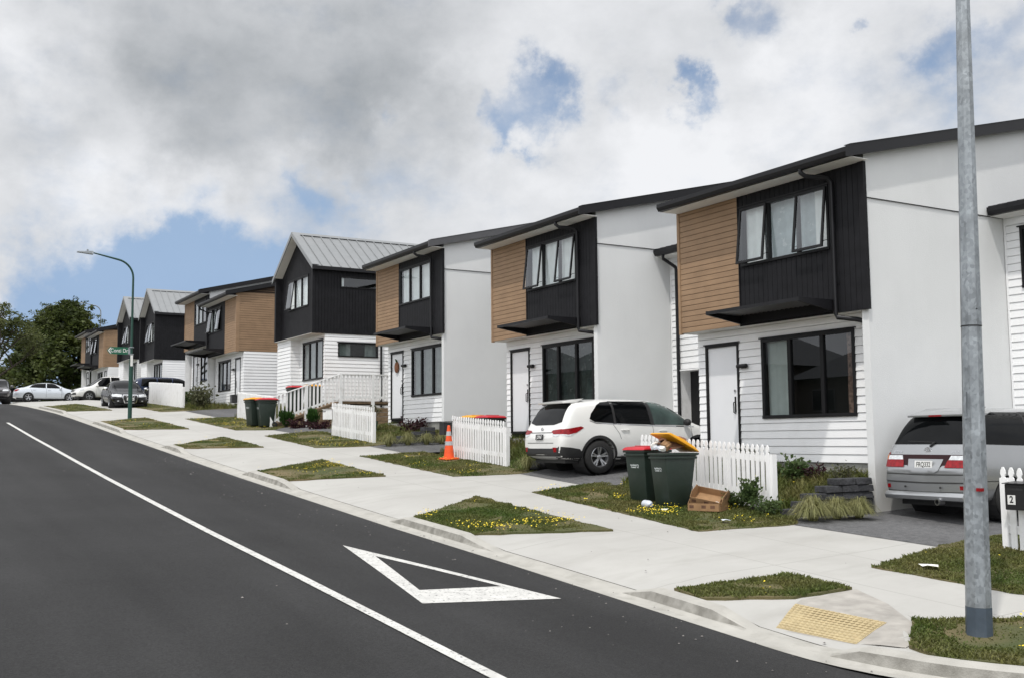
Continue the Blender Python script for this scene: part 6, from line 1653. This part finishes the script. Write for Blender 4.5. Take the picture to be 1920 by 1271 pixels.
# ------------------------------------------------------------------ houses across the street (seen as reflections in the living room windows)
def far_side_house():
    t = thing('brick_house', 'brick house with dark hip roof across the street, mirrored in the living room windows', 'house', (0, 0, 0), 0, 'houses across the street')
    b = B(); b.box((-5.5, -8, -1.5), (5.5, 0, 5.0)); w = b.build('wall', mat('dull_brick', (.075, .062, .052), .9, var=.25, vscale=8), t)
    b = B(); e = .5; b.add([(-5.5 - e, e, 4.95), (5.5 + e, e, 4.95), (5.5 + e, -8 - e, 4.95), (-5.5 - e, -8 - e, 4.95), (-2, -4, 7.4), (2, -4, 7.4)], [(0, 1, 5, 4), (1, 2, 5), (2, 3, 4, 5), (3, 0, 4), (0, 3, 2, 1)]); b.build('roof', M['roof_dark'], t)
    for x in (-3.6, 0.6, 3.6):
        for z in (.8, 3.2):
            b = B(); b.box((x - .8, .002, z), (x + .8, .05, z + 1.2)); f = b.build('window', M['p_grey'], t)
            p = B(); p.box((x - .72, .051, z + .08), (x + .72, .056, z + 1.12)); p.build('pane', M['car_glass'], f)
    b = B(); b.box((-1.9, .002, -.3), (-1.0, .05, 1.9)); b.build('door', M['door'], t)
    return t
h0 = far_side_house(); h0.location = (-36, -13, zk(-36) - 2.0)
for x in (-50, -64, -79, -22):
    c = copy_tree(h0); c.location = (x, -13 - (x % 3), zk(x) - 2.0)

CAM = (1983.26, 30.801, 5.430, -0.503)
SUN = 2.15
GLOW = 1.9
# ------------------------------------------------------------------ camera, sun and sky
cam = bpy.data.cameras.new('camera'); co = bpy.data.objects.new('camera', cam); COL.objects.link(co)
yaw, pit, rol = R(CAM[1]), R(CAM[2]), R(CAM[3])
fw = Vector((-math.cos(yaw) * math.cos(pit), math.sin(yaw) * math.cos(pit), math.sin(pit)))
r0 = Vector((math.sin(yaw), math.cos(yaw), 0)); u0 = r0.cross(fw)
rr = r0 * math.cos(rol) + u0 * math.sin(rol); uu = u0 * math.cos(rol) - r0 * math.sin(rol)
mw = Matrix((rr, uu, -fw)).transposed().to_4x4(); mw.translation = Vector((0, 0, 1.696))
co.matrix_world = mw
cam.sensor_width = 36; cam.lens = CAM[0] / 1920 * 36; cam.clip_end = 5000; cam.clip_start = .1
SC.camera = co

sunv = Vector((.30, -.45, 1)).normalized()
sl = bpy.data.lights.new('sun', 'SUN'); sl.energy = SUN; sl.angle = R(1.5); sl.color = (1, .96, .90)
so_ = bpy.data.objects.new('sun', sl); COL.objects.link(so_); so_.rotation_euler = sunv.to_track_quat('Z', 'Y').to_euler()

w = bpy.data.worlds.new('World'); SC.world = w; w.use_nodes = True
N = w.node_tree.nodes; L = w.node_tree.links; N.clear()
out = N.new('ShaderNodeOutputWorld'); mixs = N.new('ShaderNodeMixShader')
sky = N.new('ShaderNodeTexSky'); sky.sky_type = 'NISHITA'; sky.sun_disc = False
sky.sun_elevation = math.asin(sunv.z); sky.sun_rotation = math.atan2(sunv.x, sunv.y); sky.dust_density = .8; sky.air_density = 1.0
bg = N.new('ShaderNodeBackground'); bg.inputs[1].default_value = .125
L.new(sky.outputs[0], bg.inputs[0])
cb = N.new('ShaderNodeBackground'); cb.inputs[1].default_value = 1.0
tc = N.new('ShaderNodeTexCoord'); DIR = tc.outputs['Generated']
def mth(op, a, b=None, c=None, clamp=False):
    n = N.new('ShaderNodeMath'); n.operation = op; n.use_clamp = clamp
    for i, k in enumerate((a, b, c)):
        if k is None: continue
        if isinstance(k, (int, float)): n.inputs[i].default_value = k
        else: L.new(k, n.inputs[i])
    return n.outputs[0]
def fbm(scale, detail, rough, off, zs=1.5):
    mp = N.new('ShaderNodeMapping'); mp.inputs['Location'].default_value = off; mp.inputs['Scale'].default_value = (1, 1, zs); L.new(DIR, mp.inputs[0])
    n = N.new('ShaderNodeTexNoise'); n.inputs['Scale'].default_value = scale; n.inputs['Detail'].default_value = detail; n.inputs['Roughness'].default_value = rough
    L.new(mp.outputs[0], n.inputs['Vector']); return n.outputs['Fac']
# warp the lookup of the big masses so that they get ragged edges
wn = N.new('ShaderNodeTexNoise'); wn.inputs['Scale'].default_value = 15; wn.inputs['Detail'].default_value = 7; wn.inputs['Roughness'].default_value = .6
L.new(DIR, wn.inputs['Vector'])
wv = N.new('ShaderNodeVectorMath'); wv.operation = 'SUBTRACT'; L.new(wn.outputs['Color'], wv.inputs[0]); wv.inputs[1].default_value = (.5, .5, .5)
ws = N.new('ShaderNodeVectorMath'); ws.operation = 'SCALE'; L.new(wv.outputs[0], ws.inputs[0]); ws.inputs['Scale'].default_value = .15
wa = N.new('ShaderNodeVectorMath'); wa.operation = 'ADD'; L.new(DIR, wa.inputs[0]); L.new(ws.outputs[0], wa.inputs[1])
wnm = N.new('ShaderNodeVectorMath'); wnm.operation = 'NORMALIZE'; L.new(wa.outputs[0], wnm.inputs[0]); WD = wnm.outputs[0]
def blobs(lst):
    s = None
    for (v, r, g) in lst:
        d = N.new('ShaderNodeVectorMath'); d.operation = 'DOT_PRODUCT'; L.new(WD, d.inputs[0]); d.inputs[1].default_value = Vector(v).normalized()
        k = 1.4 / (r * r)
        e = mth('EXPONENT', mth('MULTIPLY_ADD', d.outputs['Value'], k, -k))
        s = mth('MULTIPLY_ADD', e, g, s if s is not None else 0.0)
    return s
blue = [((-0.962, 0.257, 0.091), 0.066, 0.90), ((-0.987, 0.148, 0.066), 0.055, 0.90), ((-0.992, 0.093, 0.087), 0.040, 0.60), ((-0.931, 0.347, 0.112), 0.030, 0.50), ((-0.952, 0.268, 0.149), 0.038, 1.00), ((-0.965, 0.209, 0.157), 0.030, 0.60), ((-0.972, 0.197, 0.128), 0.045, 1.00), ((-0.985, 0.129, 0.111), 0.045, 0.85), ((-0.948, 0.292, 0.123), 0.050, 0.90), ((-0.983, 0.094, 0.160), 0.025, 0.35), ((-0.802, 0.503, 0.322), 0.023, 0.85), ((-0.822, 0.489, 0.290), 0.019, 0.75), ((-0.788, 0.521, 0.328), 0.015, 0.50), ((-0.721, 0.609, 0.330), 0.013, 0.80), ((-0.721, 0.624, 0.300), 0.015, 0.85), ((-0.722, 0.616, 0.316), 0.011, 0.60), ((-0.912, 0.347, 0.217), 0.023, 0.55), ((-0.913, 0.334, 0.233), 0.013, 0.40), ((-0.903, 0.378, 0.206), 0.013, 0.30), ((-0.669, 0.640, 0.378), 0.023, 0.75), ((-0.687, 0.617, 0.384), 0.015, 0.60), ((-0.554, 0.769, 0.318), 0.025, 0.60), ((-0.557, 0.760, 0.336), 0.020, 0.35), ((-0.614, 0.711, 0.341), 0.008, 0.60), ((-0.832, 0.464, 0.304), 0.011, 0.50), ((-0.755, 0.569, 0.326), 0.013, 0.30), ((-0.759, 0.586, 0.285), 0.013, 0.35), ((-0.519, 0.785, 0.337), 0.030, 0.40), ((-0.826, 0.494, 0.271), 0.010, 0.50), ((-0.869, 0.395, 0.298), 0.006, 0.30)]
dark = [((-0.910, 0.248, 0.333), 0.166, 0.45), ((-0.864, 0.382, 0.327), 0.081, 0.30), ((-0.903, 0.275, 0.331), 0.101, 1.00), ((-0.911, 0.193, 0.366), 0.076, 0.60), ((-0.886, 0.354, 0.299), 0.061, 0.55), ((-0.885, 0.375, 0.277), 0.025, 0.25), ((-0.964, 0.101, 0.247), 0.045, 0.75), ((-0.940, 0.225, 0.255), 0.035, 0.50), ((-0.933, 0.261, 0.248), 0.030, 0.45), ((-0.837, 0.412, 0.359), 0.086, 0.50), ((-0.858, 0.433, 0.276), 0.030, 0.40), ((-0.617, 0.717, 0.324), 0.061, 0.20), ((-0.722, 0.596, 0.351), 0.061, 0.25), ((-0.588, 0.750, 0.302), 0.040, 0.30), ((-0.768, 0.557, 0.318), 0.035, 0.30), ((-0.681, 0.653, 0.333), 0.030, 0.25), ((-0.803, 0.550, 0.230), 0.030, 0.20), ((-0.953, 0.137, 0.270), 0.030, 0.25), ((-0.950, 0.181, 0.256), 0.030, 0.35)]
bright = [((-0.953, 0.219, 0.209), 0.045, 0.30), ((-0.872, 0.396, 0.289), 0.018, 0.70), ((-0.789, 0.564, 0.244), 0.055, 0.45), ((-0.650, 0.687, 0.324), 0.045, 0.50), ((-0.720, 0.641, 0.267), 0.061, 0.45), ((-0.628, 0.727, 0.276), 0.055, 0.40), ((-0.959, 0.184, 0.216), 0.061, 0.50), ((-0.940, 0.143, 0.310), 0.030, 0.50), ((-0.827, 0.450, 0.338), 0.025, 0.45), ((-0.749, 0.615, 0.246), 0.045, 0.35), ((-0.944, 0.084, 0.319), 0.025, 0.60), ((-0.969, 0.128, 0.212), 0.050, 0.50), ((-0.916, 0.320, 0.242), 0.040, 0.55), ((-0.821, 0.514, 0.250), 0.030, 0.40), ((-0.650, 0.675, 0.351), 0.020, 0.35), ((-0.948, 0.171, 0.269), 0.020, 0.40)]
n1 = fbm(7.0, 10, .58, (3.1, 1.7, .4)); n2 = fbm(6.0, 9, .52, (9.3, 4.4, 2.0)); n3 = fbm(16, 8, .6, (1, 7, 3))
cov = mth('SUBTRACT', mth('ADD', mth('MULTIPLY_ADD', n1, 2.0, -.18), mth('MULTIPLY_ADD', n3, 1.1, -.55)), mth('MULTIPLY', blobs(blue), 1.15))
dens = N.new('ShaderNodeMapRange'); dens.interpolation_type = 'SMOOTHSTEP'; dens.inputs[1].default_value = -.62; dens.inputs[2].default_value = .85; dens.inputs[3].default_value = .10
L.new(cov, dens.inputs[0])
sh = mth('ADD', mth('MULTIPLY_ADD', n2, 2.0, -.50), mth('MULTIPLY_ADD', n3, 1.0, -.50))
sh = mth('SUBTRACT', sh, mth('MULTIPLY', blobs(dark), .60)); sh = mth('MULTIPLY_ADD', blobs(bright), .60, sh)
shr = N.new('ShaderNodeMapRange'); shr.interpolation_type = 'LINEAR'; shr.inputs[1].default_value = -1.5; shr.inputs[2].default_value = .95; L.new(sh, shr.inputs[0])
cm = N.new('ShaderNodeMix'); cm.data_type = 'RGBA'; cm.inputs[6].default_value = (.235, .262, .285, 1); cm.inputs[7].default_value = (.90, .91, .935, 1)
L.new(shr.outputs[0], cm.inputs[0]); L.new(cm.outputs[2], cb.inputs[0])
# cloud thins and glows towards the veiled sun
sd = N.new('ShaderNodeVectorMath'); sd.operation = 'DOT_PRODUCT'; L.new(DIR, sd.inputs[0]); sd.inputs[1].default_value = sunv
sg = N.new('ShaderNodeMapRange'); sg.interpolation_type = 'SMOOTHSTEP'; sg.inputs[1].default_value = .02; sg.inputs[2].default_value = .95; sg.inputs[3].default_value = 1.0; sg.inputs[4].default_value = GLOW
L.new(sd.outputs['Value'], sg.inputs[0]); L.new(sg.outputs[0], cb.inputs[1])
L.new(mth('MULTIPLY', dens.outputs[0], .985), mixs.inputs[0]); hz_b = N.new('ShaderNodeBackground'); hz_b.inputs[0].default_value = (.285, .435, .68, 1); hz_b.inputs[1].default_value = 1.0   # blue haze low in the sky
hm = N.new('ShaderNodeMixShader'); sp = N.new('ShaderNodeSeparateXYZ'); L.new(DIR, sp.inputs[0]); he = N.new('ShaderNodeMapRange'); he.interpolation_type = 'SMOOTHSTEP'
he.inputs[1].default_value = .36; he.inputs[2].default_value = .10; he.inputs[4].default_value = .92; L.new(sp.outputs['Z'], he.inputs[0]); L.new(he.outputs[0], hm.inputs[0]); L.new(bg.outputs[0], hm.inputs[1]); L.new(hz_b.outputs[0], hm.inputs[2])
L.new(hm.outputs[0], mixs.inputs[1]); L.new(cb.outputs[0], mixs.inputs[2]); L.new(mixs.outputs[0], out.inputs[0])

SC.view_settings.view_transform = 'Standard'; SC.view_settings.look = 'None'; SC.view_settings.exposure = 0; SC.view_settings.gamma = 1
SC.render.engine = 'CYCLES'
SC.cycles.max_bounces = 8; SC.cycles.transparent_max_bounces = 16; SC.cycles.use_denoising = True
